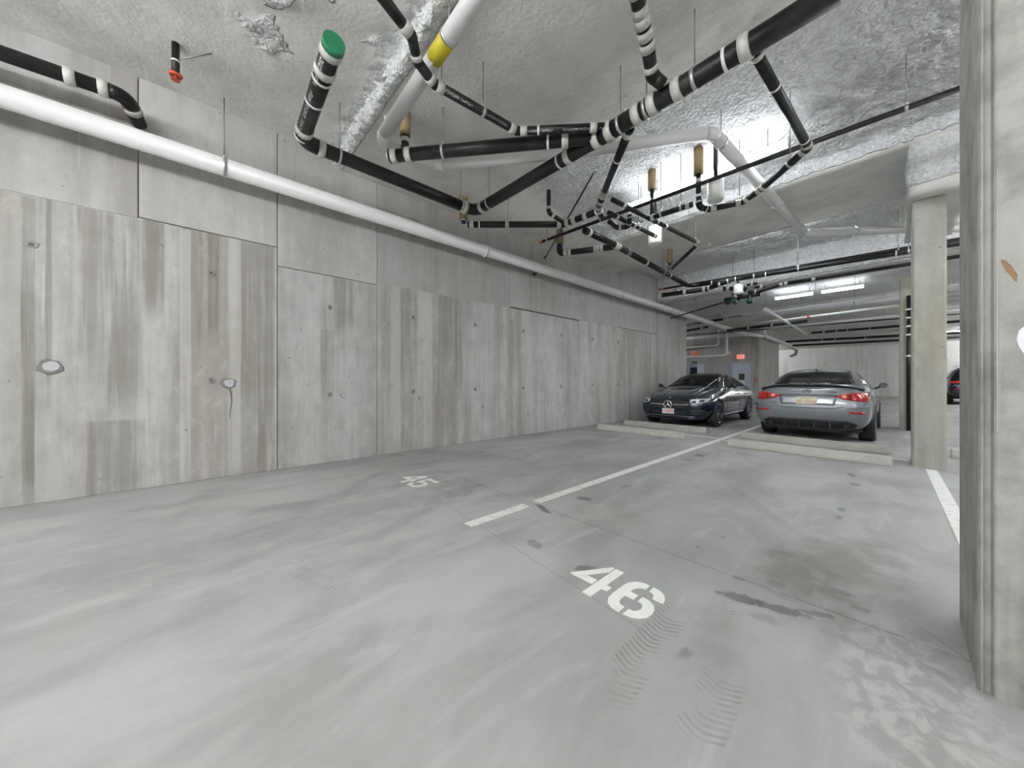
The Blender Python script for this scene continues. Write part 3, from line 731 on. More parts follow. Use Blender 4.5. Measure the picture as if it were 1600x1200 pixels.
def stub(x, y, z0, zt, r, label, r2=None, zs=None, name='riser_stub'):
    """short vertical pipe that enters the slab through a tan sleeve"""
    root = empty(name, (x, y, z0)); tag(root, label, 'pipe', 'tan sleeved pipe stubs')
    zs = zs if zs is not None else zt - .28
    tubeo('pipe', BLACK, [(0, 0, 0), (0, 0, zs - z0 + .04)], r, root, 12)
    tubeo('coupling', BAND, [(0, 0, (zs - z0) * .55), (0, 0, (zs - z0) * .55 + .05)], r * 1.15, root, 12)
    tubeo('sleeve', TAN, [(0, 0, zs - z0), (0, 0, zt - z0 + .02)], r2 or r * 1.35, root, 12)
    return root

run('long_white_pipe', 'long thick white pipe running along the concrete wall', [(-5.2, -3.2, 3.625), (-5.2, 20.9, 3.61), (-4.66, 22.2, 3.57), (-4.66, 30.5, 3.53)], .098, WHITEP, group=WH, band_mat=WHITEP, hang=((0, .143), (0, .5), (0, .63)), bands=((0, .07), (0, .30), (0, .656), (0, .80)), n=24, bandw=.05)
run('high_drain', 'black pipe high on the wall with an elbow into the concrete', [(-5.1, -3.0, 3.87), (-5.1, -.50, 3.965), (-5.42, -.44, 3.90)], .062, BLACK, group=BL, bands=((0, .86),), hang=((0, .5),))
d = empty('sprinkler_drop', (-4.68, -.14, 4.10)); tag(d, 'short black vertical sprinkler drop with a red end fitting', 'sprinkler')
tubeo('drop_pipe', BLACK, [(0, 0, .02), (0, 0, .33)], .03, d); tubeo('red_fitting', RED, [(0, 0, 0), (0, 0, .02), (0, 0, .035)], [.045, .055, .03], d); tubeo('deflector', RED, [(0, 0, -.035), (0, 0, -.028)], .035, d); tubeo('strap', PLASTIC, [(0, 0, .14), (0, 0, .155)], .034, d)
tubeo('frame_arm', RED, [(.025, 0, 0), (.025, 0, -.03)], .006, d, 6); tubeo('frame_arm', RED, [(-.025, 0, 0), (-.025, 0, -.03)], .006, d, 6)
tubeo('brace_rod', ROD, [(0, 0, .16), (.11, .28, .33)], .006, d, 6)

run('printed_drain', 'printed thick black pipe with a green end cap', [(-3.05, .82, 3.85), (-4.39, .86, 3.80), (-4.33, 3.17, 3.76), (-2.11, 3.15, 3.72)], .076, BLACK, group=BL,
    bands=((0, .03), (0, .19), (2, .82)), straps=((0, .27), (0, .93), (2, .76), (0, .5)), hang=((1, .17), (1, .89), (2, .16)), caps=((0, GREEN, .05),), printed=((0,), BLACKP))
run('main_drain', 'thickest black pipe with many grey couplings and branches', [(-2.2, 3.15, 3.72), (-.25, 3.12, 3.72)], .082, BLACK, group=BL,
    bands=((0, .04), (0, .12), (0, .275), (0, .355), (0, .47), (0, .73)), hang=((0, .18), (0, .32), (0, .54)), straps=((0, .66),), bandw=.075)
run('drain_branch', 'thick black diagonal pipe with a silver cleanout clamp at its end', [(-2.17, 3.10, 3.735), (-3.93, 1.67, 3.76)], .068, BLACK, group=BL, bands=((0, .12), (0, .90), (0, .975)), straps=((0, .20),), hang=((0, .72),), caps=((1, STEEL, .03),))
stub(-3.80, 1.79, 3.82, 4.25, .042, 'tan sleeved riser on the black diagonal pipe near the foam ridge', .058, 3.98)
run('drain_branch', 'slim printed black pipe with a bend, beside the thick trunk', [(-2.0, 3.08, 3.745), (-2.65, 2.48, 3.76), (-2.74, 1.56, 3.78), (-2.66, 1.36, 3.80), (-2.52, 1.24, 3.83), (-2.40, .9, 3.86)], .041, BLACK, group=BL, bands=((0, .12),), straps=((0, .75),), hang=((1, .45), (1, .92)), printed=((0, 1), BLACKP))
run('drain_branch', 'slanting black pipe dropping from the trunk to a knot of fittings', [(-1.80, 3.24, 3.71), (-2.73, 4.20, 3.76), (-3.02, 4.50, 3.77), (-3.10, 4.72, 3.74)], .045, BLACK, group=BL, bands=((0, .06), (0, .95), (1, .5)), straps=((0, .4),))
run('drain_branch', 'short jointed black branch climbing from the trunk towards the slab', [(-1.38, 3.05, 3.77), (-1.43, 2.94, 3.82), (-1.37, 2.76, 3.88), (-1.30, 2.50, 3.93), (-1.2, 2.15, 3.98)], .052, BLACK, group=BL, bands=((2, .5), (3, .5)))
run('drain_branch', 'black pipe with a corner that turns back beneath the bright light', [(-.74, 3.22, 3.725), (-.635, 4.90, 3.68), (-1.17, 5.44, 3.66), (-1.41, 5.56, 3.62), (-1.80, 5.44, 3.62), (-1.90, 5.35, 3.66), (-1.90, 5.33, 3.80)], .040, BLACK, group=BL, bands=((0, .03),), straps=((0, .3), (0, .9)), hang=((1, .35), (3, .1), (3, .8)), bandw=.05)
stub(-1.90, 5.33, 3.86, 4.49, .034, 'tan sleeved stub above the larger white drum', .062, 4.12)
run('drain_branch', 'straight black pipe hung in front of the bright lit foam', [(-1.96, 5.28, 3.70), (-2.60, 5.24, 3.70)], .040, BLACK, group=BL, bands=((0, .1), (0, .9)), hang=((0, .25), (0, .7)), bandw=.05)
stub(-2.60, 5.36, 3.74, 4.49, .030, 'tan sleeved stub in front of the bright lit foam', .062, 4.20)
run('overhead_pipe', 'white pipe with yellow labels zigzagging behind the black pipes', [(-.8, 1.46, 3.95), (-4.06, 1.58, 3.94), (-3.90, 2.28, 3.90), (-2.70, 3.37, 3.95), (-1.45, 4.50, 4.08), (-1.18, 8.62, 4.0), (.17, 9.88, 4.0), (3.4, 12.9, 4.0)], .070, WHITEP, group=WH, bends=False, bend_k=2.6, hang=((0, .5), (4, .06), (4, .6), (5, .5)), n=20)
ov = [o for o in bpy.data.objects if o.name.startswith('overhead_pipe')][0]
def label_band(parent, p, d, r, ln, m):
    p = Vector(p) - Vector(parent.location); d = Vector(d).normalized(); tubeo('yellow_label', m, [p, p + d * ln], r * 1.012, parent, 20)
label_band(ov, (-2.42, 1.52, 3.945), (-1, .037, 0), .070, .26, YELLOW)
label_band(ov, (-2.78, 3.30, 3.946), (.74, .67, .03), .070, .16, YELLOW)
tubeo('branch_stub', WHITEP, [Vector((-4.0, 1.66, 3.96)) - ov.location, Vector((-4.0, 1.66, 4.30)) - ov.location], .036, ov, 14)

run('drain_branch', 'black pipe starting at a tan sleeve beside the wall', [(-4.88, 3.42, 3.82), (-3.78, 4.62, 3.82), (-3.14, 4.62, 3.80)], .052, BLACK, group=BL, bands=((0, .04), (1, .35), (1, .7)), straps=((0, .12), (0, .4)), hang=((0, .42),))
sl = stub(-4.92, 3.36, 3.84, 4.25, .04, 'tan sleeved stub against the wall where a black pipe begins', .07, 3.90)
run('drain_branch', 'black pipe with a long elbow coming down from a tan sleeve near the wall', [(-4.66, 5.56, 3.98), (-4.66, 5.56, 3.80), (-3.95, 5.93, 3.79), (-3.66, 6.06, 3.79)], .058, BLACK, group=BL, bands=((1, .25), (1, .9)))
stub(-4.66, 5.56, 3.99, 4.25, .045, 'tan sleeved stub over the long black elbow near the wall', .075, 4.0)
run('drain_branch', 'long black pipe running away along the ceiling towards the far beam', [(-3.66, 5.04, 3.80), (-3.64, 6.04, 3.79), (-3.74, 9.62, 3.73)], .058, BLACK, group=BL, bands=((0, .12), (1, .02), (1, .35)), straps=((1, .12), (1, .7)), hang=((1, .14), (1, .6)))
run('drain_branch', 'slim black pipe ending in a sharp corner under the smooth beam', [(-2.76, 4.47, 3.79), (-2.51, 7.06, 3.78), (-3.50, 8.16, 3.76), (-3.58, 8.26, 3.80), (-3.58, 8.26, 3.92)], .034, BLACK, group=BL, bands=((0, .1), (0, .55)), hang=((0, .45), (0, .95)), bandw=.05)
stub(-3.58, 8.26, 3.94, 4.27, .034, 'tan sleeved stub under the smooth grey beam', .06, 3.96)
run('drain_branch', 'slim black pipe that leads to the farther white drum', [(-2.94, 4.66, 3.73), (-2.86, 6.03, 3.73)], .034, BLACK, group=BL, bands=((0, .15), (0, .5), (0, .95)), hang=((0, .6),), bandw=.05)
run('drain_trap', 'small black looped trap below the knot of black fittings', [(-3.06, 4.84, 3.70), (-3.0, 5.0, 3.62), (-2.84, 5.06, 3.60), (-2.78, 5.0, 3.66), (-2.78, 4.98, 3.74)], .036, BLACK, group=BL, bandw=.04)
run('drain_branch', 'small black pipe dropping from the slab into a swept elbow', [(-3.80, 4.26, 4.27), (-3.80, 4.26, 3.90), (-3.74, 4.52, 3.83)], .034, BLACK, group=BL, bandw=.045)
run('sprinkler_pipe', 'straight thin black sprinkler pipe crossing beneath the bright light', [(-4.72, 5.12, 3.95), (.43, 5.40, 3.95), (6.0, 5.70, 3.95)], .029, BLACK, cat='sprinkler pipe', group=FI, bends=False, hang=((0, .02), (0, .25), (0, .93), (1, .5)), caps=((0, RED, .07),))
b = empty('sway_brace', (-2.97, 4.35, 4.26)); tag(b, 'thin black diagonal brace rod between ceiling and wall', 'brace')
b0 = Vector(b.location); tubeo('brace_rod', BLACK, [(0, 0, 0), Vector((-5.12, 5.66, 3.90)) - b0], .013, b, 8); tubeo('brace_foot', STEEL, [(0, 0, -.02), (0, 0, .02)], .03, b, 8); tubeo('brace_clamp', BLACK, [Vector((-5.12, 5.66, 3.90)) - b0, Vector((-5.14, 5.62, 3.84)) - b0], .02, b, 8)
ws = empty('bracket_stub', (-5.46, 5.62, 3.565)); tag(ws, 'tiny black bracket stub on the wall below the white pipe', 'bracket')
tubeo('bracket_arm', BLACK, [(0, 0, 0), (.12, .03, .04)], .016, ws, 8); tubeo('bracket_plate', BLACK, [(-.01, 0, 0), (.01, 0, 0)], .035, ws, 8)

def drum(x, y, z, r, h, stub_to, label, n=8):
    root = empty('white_drum', (x, y, z)); tag(root, label, 'drum', 'white plastic drums on drain stubs')
    bm = bmesh.new(); tube(bm, [(0, 0, -h / 2), (0, 0, -h / 2 + .015), (0, 0, -h / 2 + .03), (0, 0, h / 2 - .03), (0, 0, h / 2 - .012), (0, 0, h / 2)], [r * .86, r * .95, r, r, r * .95, r * .8], 24)
    bmesh.ops.recalc_face_normals(bm, faces=bm.faces); mesh_obj('drum_body', bm, PLASTIC, root, True)
    tubeo('neck', BLACK, [(0, 0, h / 2), (0, 0, stub_to - z)], r * .27, root, 12); tubeo('collar', BAND, [(0, 0, h / 2), (0, 0, h / 2 + .03)], r * .36, root, 12)
    return root
drum(-1.70, 5.40, 3.83, .105, .29, 4.47, 'larger white plastic drum hanging below the bright light')
drum(-2.96, 6.22, 3.83, .115, .33, 4.47, 'white plastic drum hung at the end of a slim black pipe')
drum(-2.62, 9.93, 3.44, .10, .22, 3.66, 'small white drum hanging under the far black pipes')

# far pipe bank ---------------------------------------------------------------
run('sprinkler_pipe', 'thin black sprinkler pipe with a red end fitting beside the far beam', [(-4.62, 10.06, 3.86), (.85, 10.70, 3.86), (5.0, 11.1, 3.86)], .027, BLACK, cat='sprinkler pipe', group=FI, bends=False, hang=((0, .01), (0, .56), (0, .85)), caps=((0, RED, .06),))
run('drain_branch', 'thick black capped pipe stub below the far thin sprinkler pipe', [(-4.44, 9.84, 3.62), (-3.38, 10.08, 3.62), (-2.92, 9.86, 3.66), (-2.78, 9.92, 3.69)], .060, BLACK, group=BL, bands=((0, .5),), caps=((0, BLACK, .04),))
run('drain_branch', 'long black pipe with white straps crossing in front of the far beam', [(-3.74, 9.70, 3.72), (-3.5, 9.82, 3.71), (-2.47, 9.95, 3.70), (.82, 10.35, 3.69), (5.0, 10.85, 3.66)], .052, BLACK, group=BL, bends=False, straps=((1, .3), (1, .8), (2, .05), (2, .12), (2, .75)), hang=((2, .3), (2, .8)))
va = empty('valve_assembly', (-2.95, 10.95, 3.45)); tag(va, 'dense cluster of dark pipe fittings and green valves behind the beam pipes', 'valves')
tubeo('hanger_rod', ROD, [(-.1, .1, 0), (-.1, .1, 1.21)], .008, va, 6); tubeo('hanger_rod', ROD, [(.4, .1, 0), (.4, .1, 1.21)], .008, va, 6); tubeo('header', BLACK, [(-.3, .1, .02), (.55, .1, .02)], .05, va, 10)
rs = random.Random(3)
for k in range(9):
    a = Vector((rs.uniform(-.28, .45), rs.uniform(-.15, .2), rs.uniform(-.22, .30))); dd = Vector(rs.choice([(1, 0, 0), (0, 1, 0), (0, 0, 1), (.7, .7, 0), (.7, 0, .7)])) * rs.uniform(.18, .34)
    tubeo('fitting', BLACK, [a, a + dd], rs.choice([.035, .045, .055]), va, 10); tubeo('coupling', BAND, [a + dd * .4, a + dd * .6], .06, va, 10)
for (x, z) in ((-.05, -.06), (.33, -.14)):
    v = tubeo('valve_body', GREENV, [(x - .07, 0, z), (x - .03, 0, z), (x + .03, 0, z), (x + .07, 0, z)], [.05, .075, .075, .05], va, 12)
    tubeo('handwheel', GREENV, [(x, 0, z + .16), (x, 0, z + .18)], .065, v, 14); tubeo('valve_stem', STEEL, [(x, 0, z + .05), (x, 0, z + .17)], .014, v, 8)
run('far_pipe', 'black pair-side pipe leading right from the green valves under the beam', [(-2.5, 11.0, 3.52), (-1.9, 10.95, 3.62), (.9, 11.3, 3.66)], .04, BLACK, group=FG, bands=((1, .2),))
run('far_pipe', 'thin black pipe leading left from the green valves', [(-5.3, 12.3, 3.38), (-3.2, 11.15, 3.44)], .022, BLACK, group=FG, bends=False, hang=((0, .5),))
run('far_pipe', 'thick dark pipe under the far ceiling left of the long grey pipes', [(-6.65, 17.0, 3.82), (-4.2, 16.3, 3.80)], .055, BLACK, group=FG, bends=False)
run('far_pipe', 'dark pipe low under the ceiling of the door recess', [(-8.0, 18.0, 3.6), (-5.9, 17.0, 3.6), (-5.6, 16.8, 3.6)], .04, BLACK, group=FG, hang=((0, .5),))
run('far_pipe', 'thick grey-white pipe, nearest of the bank behind the far beam', [(-4.38, 14.8, 3.50), (.07, 14.42, 3.50), (6.0, 13.9, 3.50)], .066, GREYP, group=FG, bends=False, hang=((0, .3), (0, .6), (0, .8)), bands=((0, .03), (0, .35)), band_mat=GREYP)
run('far_pipe', 'slim white pipe just behind the thick grey-white pipe', [(-4.3, 16.6, 3.48), (.08, 16.0, 3.50), (6.0, 15.3, 3.50)], .042, WHITEP, group=FG, bends=False, hang=((0, .45), (0, .7)), bands=((0, .5),), band_mat=RED)
run('far_pipe', 'slim black pipe tucked beside the slim white pipe of the far bank', [(-4.9, 17.0, 3.38), (-2.2, 16.7, 3.40)], .055, BLACK, group=FG, bands=((0, .3), (0, .6)))
run('far_pipe', 'white pipe that curves up off the wall pipe and crosses the garage', [(-4.66, 22.0, 3.60), (-4.66, 22.1, 3.98), (-3.6, 22.3, 4.0), (8.5, 22.4, 4.0)], .085, WHITEP, group=FG, band_mat=WHITEP)
run('far_pipe', 'very thin black conduit crossing low from the door recess', [(-7.0, 18.05, 3.47), (6.0, 19.9, 3.47)], .024, BLACK, group=FG, bends=False)
run('far_pipe', 'white pipe in the middle of the far bank', [(-3.67, 18.2, 3.46), (6.0, 18.1, 3.46)], .05, WHITEP, group=FG, bends=False, hang=((0, .2), (0, .35)))
run('far_pipe', 'black pipe with pale straps at the back of the far bank', [(-2.67, 21.4, 3.46), (6.0, 21.6, 3.46)], .05, BLACK, group=FG, bends=False, straps=((0, .1), (0, .14), (0, .22)), bands=((0, .05),))
run('far_pipe', 'lengthwise pale pipe slanting from the green valves to the far bank', [(-2.66, 12.75, 3.36), (-2.79, 20.9, 3.36)], .05, GREYP, group=FG, bends=False, bands=((0, .05), (0, .4)))
run('far_pipe', 'farthest black pipe, upper of two, in front of the end wall', [(-4.3, 25.4, 3.50), (8.5, 28.4, 3.50)], .065, BLACK, group=FG, bends=False, straps=((0, .12), (0, .16), (0, .25)))
run('far_pipe', 'farthest black pipe, lower of two, in front of the end wall', [(-4.4, 28.0, 3.46), (8.5, 30.2, 3.46)], .06, BLACK, group=FG, bends=False)
run('far_pipe', 'white pipe in front of the two farthest black pipes', [(-1.5, 26.0, 3.62), (8.5, 27.0, 3.62)], .07, WHITEP, group=FG, bends=False)
run('recess_pipe', 'thick white pipe from the door recess joining the long wall pipe', [(-9.8, 20.0, 3.57), (-5.25, 20.85, 3.60)], .085, WHITEP, group=WH, bends=False)
run('recess_pipe', 'thin white pipe in the door recess turning up with a short elbow', [(-9.2, 19.4, 2.98), (-5.98, 19.4, 2.995), (-5.98, 19.4, 3.75)], .04, WHITEP, group=WH, band_mat=WHITEP)
run('recess_pipe', 'lower white pipe in the door recess beneath the alarm bell', [(-9.2, 19.2, 2.45), (-5.55, 19.2, 2.47), (-5.55, 19.2, 3.75)], .048, WHITEP, group=WH, band_mat=WHITEP, hang=((0, .2), (0, .6)))
run('pipe_trap', 'short white curled trap at the far end of the wall pipe', [(-4.66, 29.5, 3.50), (-4.5, 30.0, 3.30), (-4.66, 30.6, 3.05), (-4.95, 30.7, 2.95)], .09, WHITEP, group=WH, band_mat=WHITEP)

# ------------------------------------------------------------------ cars
def paint(name, col, rough=0.28, metal=0.55):
    s = N(name); f = s.noise(s.obj(), 900.0, 1)
    c = s.mix(s.ramp(f, .4, .7, 0, .25), col, tuple(min(1, x * 1.6 + .01) for x in col))
    s.bsdf(c, rough, metal, Coat_Weight=1.0, Coat_Roughness=0.04); return s.m
def glass(name, tint, k):
    s = N(name); t = s.n('BsdfTransparent'); t.inputs[0].default_value = (*tint, 1)
    g = s.n('BsdfGlossy'); g.inputs['Roughness'].default_value = .03; g.inputs[0].default_value = (.9, .9, .9, 1)
    fr = s.n('Fresnel'); fr.inputs[0].default_value = 1.5
    m = s.n('MixShader'); s.l(s.math('ADD', fr.outputs[0], k, clamp=True), m.inputs[0]); s.l(t.outputs[0], m.inputs[1]); s.l(g.outputs[0], m.inputs[2])
    s.l(m.outputs[0], s.out.inputs[0]); return s.m
NAVY = paint('navy_paint', (0.008, 0.014, 0.030), .25, .4)
SILV = paint('grey_paint', (0.215, 0.225, 0.245), .32, .6)
SUVP = paint('dark_paint', (0.006, 0.009, 0.03), .25, .4)
GLASS = glass('car_glass', (.72, .77, .75), .03)
GLASSD = glass('car_glass_dark', (.12, .14, .15), .05)
RUBBER = simple('tyre_rubber', (.018, .018, .019), .75, 0, .2, 30)
TRIM = simple('black_trim', (.012, .012, .014), .35)
MATT = simple('black_plastic', (.018, .018, .02), .6)
CHROME = simple('chrome', (.85, .85, .86), .12, 1.0)
RIMD = simple('dark_rim', (.20, .18, .23), .28, .85)
FINM = simple('dark_fin', (.03, .03, .035), .4)
RIMS = simple('machined_rim', (.42, .40, .45), .28, .9)
SEATM = simple('seat_leather', (.045, .043, .042), .6)
SEATL = simple('seat_pale', (.32, .32, .30), .7)
TAIL = simple('tail_red', (.42, .012, .012), .15, 0, .25, 40, Coat_Weight=1.0)
TAILL = simple('tail_lamp_spot', (.9, .45, .38), .2, 0, 0, 1)
HEADL = simple('headlight_clear', (.62, .66, .70), .12, .3, .45, 28, Coat_Weight=1.0)
AMBER = simple('amber_marker', (.75, .22, .08), .3)

def build_body(st, rear_dy, front_dy, cols=6):
    """st: stations along the length, each (ly, [(x,z) * 8]); the end rings take a per-row length offset"""
    bm = bmesh.new(); K = len(st[0][1]); rings = []
    for si, (ly, pr) in enumerate(st):
        half = []
        for k, (x, z) in enumerate(pr):
            dy = front_dy[k] if si == 0 else (rear_dy[k] if si == len(st) - 1 else 0.0)
            half.append((x, ly + dy, z))
        right = [bm.verts.new(p) for p in half]
        left = [right[0]] + [bm.verts.new((-p[0], p[1], p[2])) for p in half[1:-1]] + [right[-1]]
        rings.append((right, left))
    for a, b in zip(rings[:-1], rings[1:]):
        for k in range(K - 1):
            bm.faces.new((a[0][k], a[0][k + 1], b[0][k + 1], b[0][k]))
            bm.faces.new((a[1][k + 1], a[1][k], b[1][k], b[1][k + 1]))
    for ri, sgn in ((0, -1), (len(st) - 1, 1)):
        R, L = rings[ri]; grid = []
        for k in range(1, K - 1):
            row = [L[k]]
            for c in range(1, cols):
                t = c / cols; p = L[k].co.lerp(R[k].co, t); p.y += sgn * .055 * (1 - (2 * t - 1) ** 2); row.append(bm.verts.new(p))
            row.append(R[k]); grid.append(row)
        for a, b in zip(grid[:-1], grid[1:]):
            for c in range(cols):
                f = (a[c], a[c + 1], b[c + 1], b[c]); bm.faces.new(f if sgn < 0 else f[::-1])
        lo, hi = grid[0], grid[-1]
        for c in range(cols // 2):
            pass
        # close towards the centre line points
        for row, apex, top in ((lo, R[0], False), (hi, R[-1], True)):
            for c in range(cols):
                f = (row[c], row[c + 1], apex); f = f if (sgn < 0) == top else f[::-1]; bm.faces.new(f)
    bmesh.ops.recalc_face_normals(bm, faces=bm.faces)
    return bm

def evaluated(o, name):
    dg = bpy.context.evaluated_depsgraph_get(); dg.update()
    me = bpy.data.meshes.new_from_object(o.evaluated_get(dg)); me.name = name; return me

def inside(poly, x, y):
    c = False; n = len(poly)
    for i in range(n):
        x0, y0 = poly[i]; x1, y1 = poly[(i + 1) % n]
        if (y0 > y) != (y1 > y) and x < (x1 - x0) * (y - y0) / (y1 - y0) + x0: c = not c
    return c
def plen(pl, t):
    L = [0.0]
    for a, b in zip(pl[:-1], pl[1:]): L.append(L[-1] + math.dist(a, b))
    d = t * L[-1]
    for i in range(len(pl) - 1):
        if d <= L[i + 1] + 1e-9:
            u = (d - L[i]) / max(1e-9, L[i + 1] - L[i]); return (pl[i][0] + (pl[i + 1][0] - pl[i][0]) * u, pl[i][1] + (pl[i + 1][1] - pl[i][1]) * u)
    return pl[-1]

class Car:
    def __init__(s, name, loc, rot, label, group, L):
        s.root = empty(name, loc, rot); tag(s.root, label, 'car', group); s.L = L
    def body(s, st, rdy, fdy, mat, wheels, wr, holes, sub=3):
        bm = build_body(st, rdy, fdy)
        o = mesh_obj('tmp_body', bm, None)
        m = o.modifiers.new('s', 'SUBSURF'); m.levels = sub; m.render_levels = sub
        me = evaluated(o, 'body'); bpy.data.objects.remove(o)
        b = bmesh.new(); b.from_mesh(me); s.bvh = BVHTree.FromBMesh(b)
        kill = []
        for f in b.faces:
            c = f.calc_center_median()
            for view, poly in holes:
                if view == 'front' and f.normal.y < -.05 and c.z > .9 and inside(poly, c.x, c.z): kill.append(f); break
                if view == 'rear' and f.normal.y > .05 and c.z > .9 and inside(poly, c.x, c.z): kill.append(f); break
                if view == 'side' and abs(f.normal.x) > .3 and inside(poly, c.y, c.z): kill.append(f); break
        bmesh.ops.delete(b, geom=list(set(kill)), context='FACES')
        # wheel arches: open the skin around each wheel
        kill = []
        for f in b.faces:
            c = f.calc_center_median()
            for (wx, wy) in wheels:
                if c.x * wx > 0 and abs(c.x) > .45 and (c.y - wy) ** 2 + (c.z - wr) ** 2 < (wr + .035) ** 2: kill.append(f); break
        bmesh.ops.delete(b, geom=list(set(kill)), context='FACES')
        b.to_mesh(me); b.free()
        bo = link('body', me, mat, s.root, True); s.bo = bo
        sm = bo.modifiers.new('t', 'SOLIDIFY'); sm.thickness = .012; sm.offset = -1
        # arch liners and lips, wheels
        for (wx, wy) in wheels:
            sg = 1 if wx > 0 else -1
            bm = bmesh.new(); n = 28; ring = []
            for k in range(n + 1):
                t = math.radians(-18 + 216 * k / n); cy, cz = math.cos(t), math.sin(t)
                rr = wr + .05; y, z = wy + rr * cy, wr + rr * cz
                hit = s.bvh.ray_cast(Vector((sg * 1.5, y, max(z, .2))), Vector((-sg, 0, 0)))[0]
                xo = abs(hit.x) if hit else abs(wx) + .1
                xo = max(xo, abs(wx) - .02)
                ring.append([bm.verts.new((sg * (xo + .004), wy + (wr + .05) * cy, wr + (wr + .05) * cz)), bm.verts.new((sg * (xo + .004), wy + (wr + .022) * cy, wr + (wr + .022) * cz)), bm.verts.new((sg * .42, wy + (wr + .022) * cy, wr + (wr + .022) * cz))])
            cen = bm.verts.new((sg * .42, wy, wr))
            for a, c in zip(ring[:-1], ring[1:]):
                bm.faces.new((a[0], a[1], c[1], c[0])); bm.faces.new((a[1], a[2], c[2], c[1])); bm.faces.new((a[2], cen, c[2]))
            bmesh.ops.recalc_face_normals(bm, faces=bm.faces)
            mesh_obj('wheel_arch', bm, MATT, s.root, True)
    def wheel(s, wx, wy, r, width=.235, rim_mat=None, spokes=10, cap=None):
        sg = 1 if wx > 0 else -1
        bm = bmesh.new()
        prof = [(-.5, .70), (-.5, .90), (-.44, .97), (-.3, 1.0), (.3, 1.0), (.44, .97), (.5, .90), (.5, .70)]
        n = 36; rings = []
        for k in range(n):
            t = 2 * math.pi * k / n
            rings.append([bm.verts.new((wx + a * width, wy + q * r * math.cos(t), r + q * r * math.sin(t))) for a, q in prof])
        for k in range(n):
            A, B = rings[k], rings[(k + 1) % n]
            for j in range(len(prof) - 1): bm.faces.new((A[j], A[j + 1], B[j + 1], B[j]))
        bmesh.ops.recalc_face_normals(bm, faces=bm.faces)
        ty = mesh_obj('wheel', bm, RUBBER, s.root, True)
        xo = wx + sg * width * .47
        bm = bmesh.new(); tube(bm, [(xo - sg * .15, wy, r), (xo - sg * .1, wy, r)], r * .71, 36); bmesh.ops.recalc_face_normals(bm, faces=bm.faces)
        mesh_obj('wheel_disc', bm, MATT, ty)
        bm = bmesh.new(); nn = 40; ro = []
        for k in range(nn):
            t = 2 * math.pi * k / nn; cy, cz = math.cos(t), math.sin(t)
            ro.append([bm.verts.new((x, wy + q * cy, r + q * cz)) for x, q in ((xo - sg * .1, r * .64), (xo, r * .66), (xo + sg * .006, r * .695), (xo, r * .72))])
        for k in range(nn):
            A, B = ro[k], ro[(k + 1) % nn]
            for j in range(3): bm.faces.new((A[j], A[j + 1], B[j + 1], B[j]))
        for k in range(spokes):
            t = 2 * math.pi * (k + (.16 if k % 2 else -.16)) / spokes
            d = Vector((0, math.cos(t), math.sin(t))); e = Vector((0, -math.sin(t), math.cos(t))); c = Vector((xo - sg * .02, wy, r)); ox = Vector((sg * .022, 0, 0))
            q = []
            for (rad, wd, dx) in ((.05, .020, -.2), (r * .66, .013, .6)):
                for sd in (-1, 1): q.append(c + d * rad + e * wd * sd + ox * dx)
                for sd in (-1, 1): q.append(c + d * rad + e * wd * sd * 1.3 + ox * (dx - 1.5))
            v = [bm.verts.new(p) for p in q]
            for f in ((0, 1, 5, 4), (2, 3, 7, 6), (0, 2, 6, 4), (1, 3, 7, 5)): bm.faces.new([v[i] for i in f])
        tube(bm, [(xo - sg * .06, wy, r), (xo - sg * .015, wy, r)], [.07, .055], 16)
        bmesh.ops.recalc_face_normals(bm, faces=bm.faces)
        mesh_obj('rim', bm, rim_mat or RIMS, ty)
        return ty
    def patch(s, name, mat, view, top, bot, nu=14, nv=6, off=.006, th=.012, parent=None, mirror=False):
        bm = bmesh.new(); O = []; I = []
        for j in range(nv + 1):
            ro = []; ri = []
            for i in range(nu + 1):
                a = plen(top, i / nu); b = plen(bot, i / nu); t = j / nv
                u, v = a[0] + (b[0] - a[0]) * t, a[1] + (b[1] - a[1]) * t
                if view == 'front': o, d = Vector((u, -1.5, v)), Vector((0, 1, 0))
                elif view == 'rear': o, d = Vector((u, s.L + 1.5, v)), Vector((0, -1, 0))
                elif view == 'right': o, d = Vector((2.5, u, v)), Vector((-1, 0, 0))
                elif view == 'left': o, d = Vector((-2.5, u, v)), Vector((1, 0, 0))
                else: o, d = Vector((u, v, 3)), Vector((0, 0, -1))
                h, nrm, _, _ = s.bvh.ray_cast(o, d)
                if h is None:
                    h, nrm, _, _ = s.bvh.find_nearest(o + d * 1.6)
                if nrm.dot(d) > 0: nrm = -nrm
                ro.append(bm.verts.new(h + nrm * off)); ri.append(bm.verts.new(h + nrm * (off - th)))
            O.append(ro); I.append(ri)
        for j in range(nv):
            for i in range(nu):
                bm.faces.new((O[j][i], O[j][i + 1], O[j + 1][i + 1], O[j + 1][i]))
        edge = [(0, i) for i in range(nu)] + [(j, nu) for j in range(nv)] + [(nv, i) for i in range(nu, 0, -1)] + [(j, 0) for j in range(nv, 0, -1)]
        for (a, b), (c, d) in zip(edge, edge[1:] + edge[:1]): bm.faces.new((O[a][b], I[a][b], I[c][d], O[c][d]))
        bmesh.ops.recalc_face_normals(bm, faces=bm.faces)
        return mesh_obj(name, bm, mat, parent or s.root, True)
    def both(s, name, mat, view, top, bot, **k):
        """a patch and its twin on the other side"""
        out = []
        for sg in (1, -1):
            if view == 'side': out.append(s.patch(name, mat, 'right' if sg > 0 else 'left', top, bot, **k))
            else: out.append(s.patch(name, mat, view, [(sg * a, b) for a, b in top], [(sg * a, b) for a, b in bot], **k))
        return out
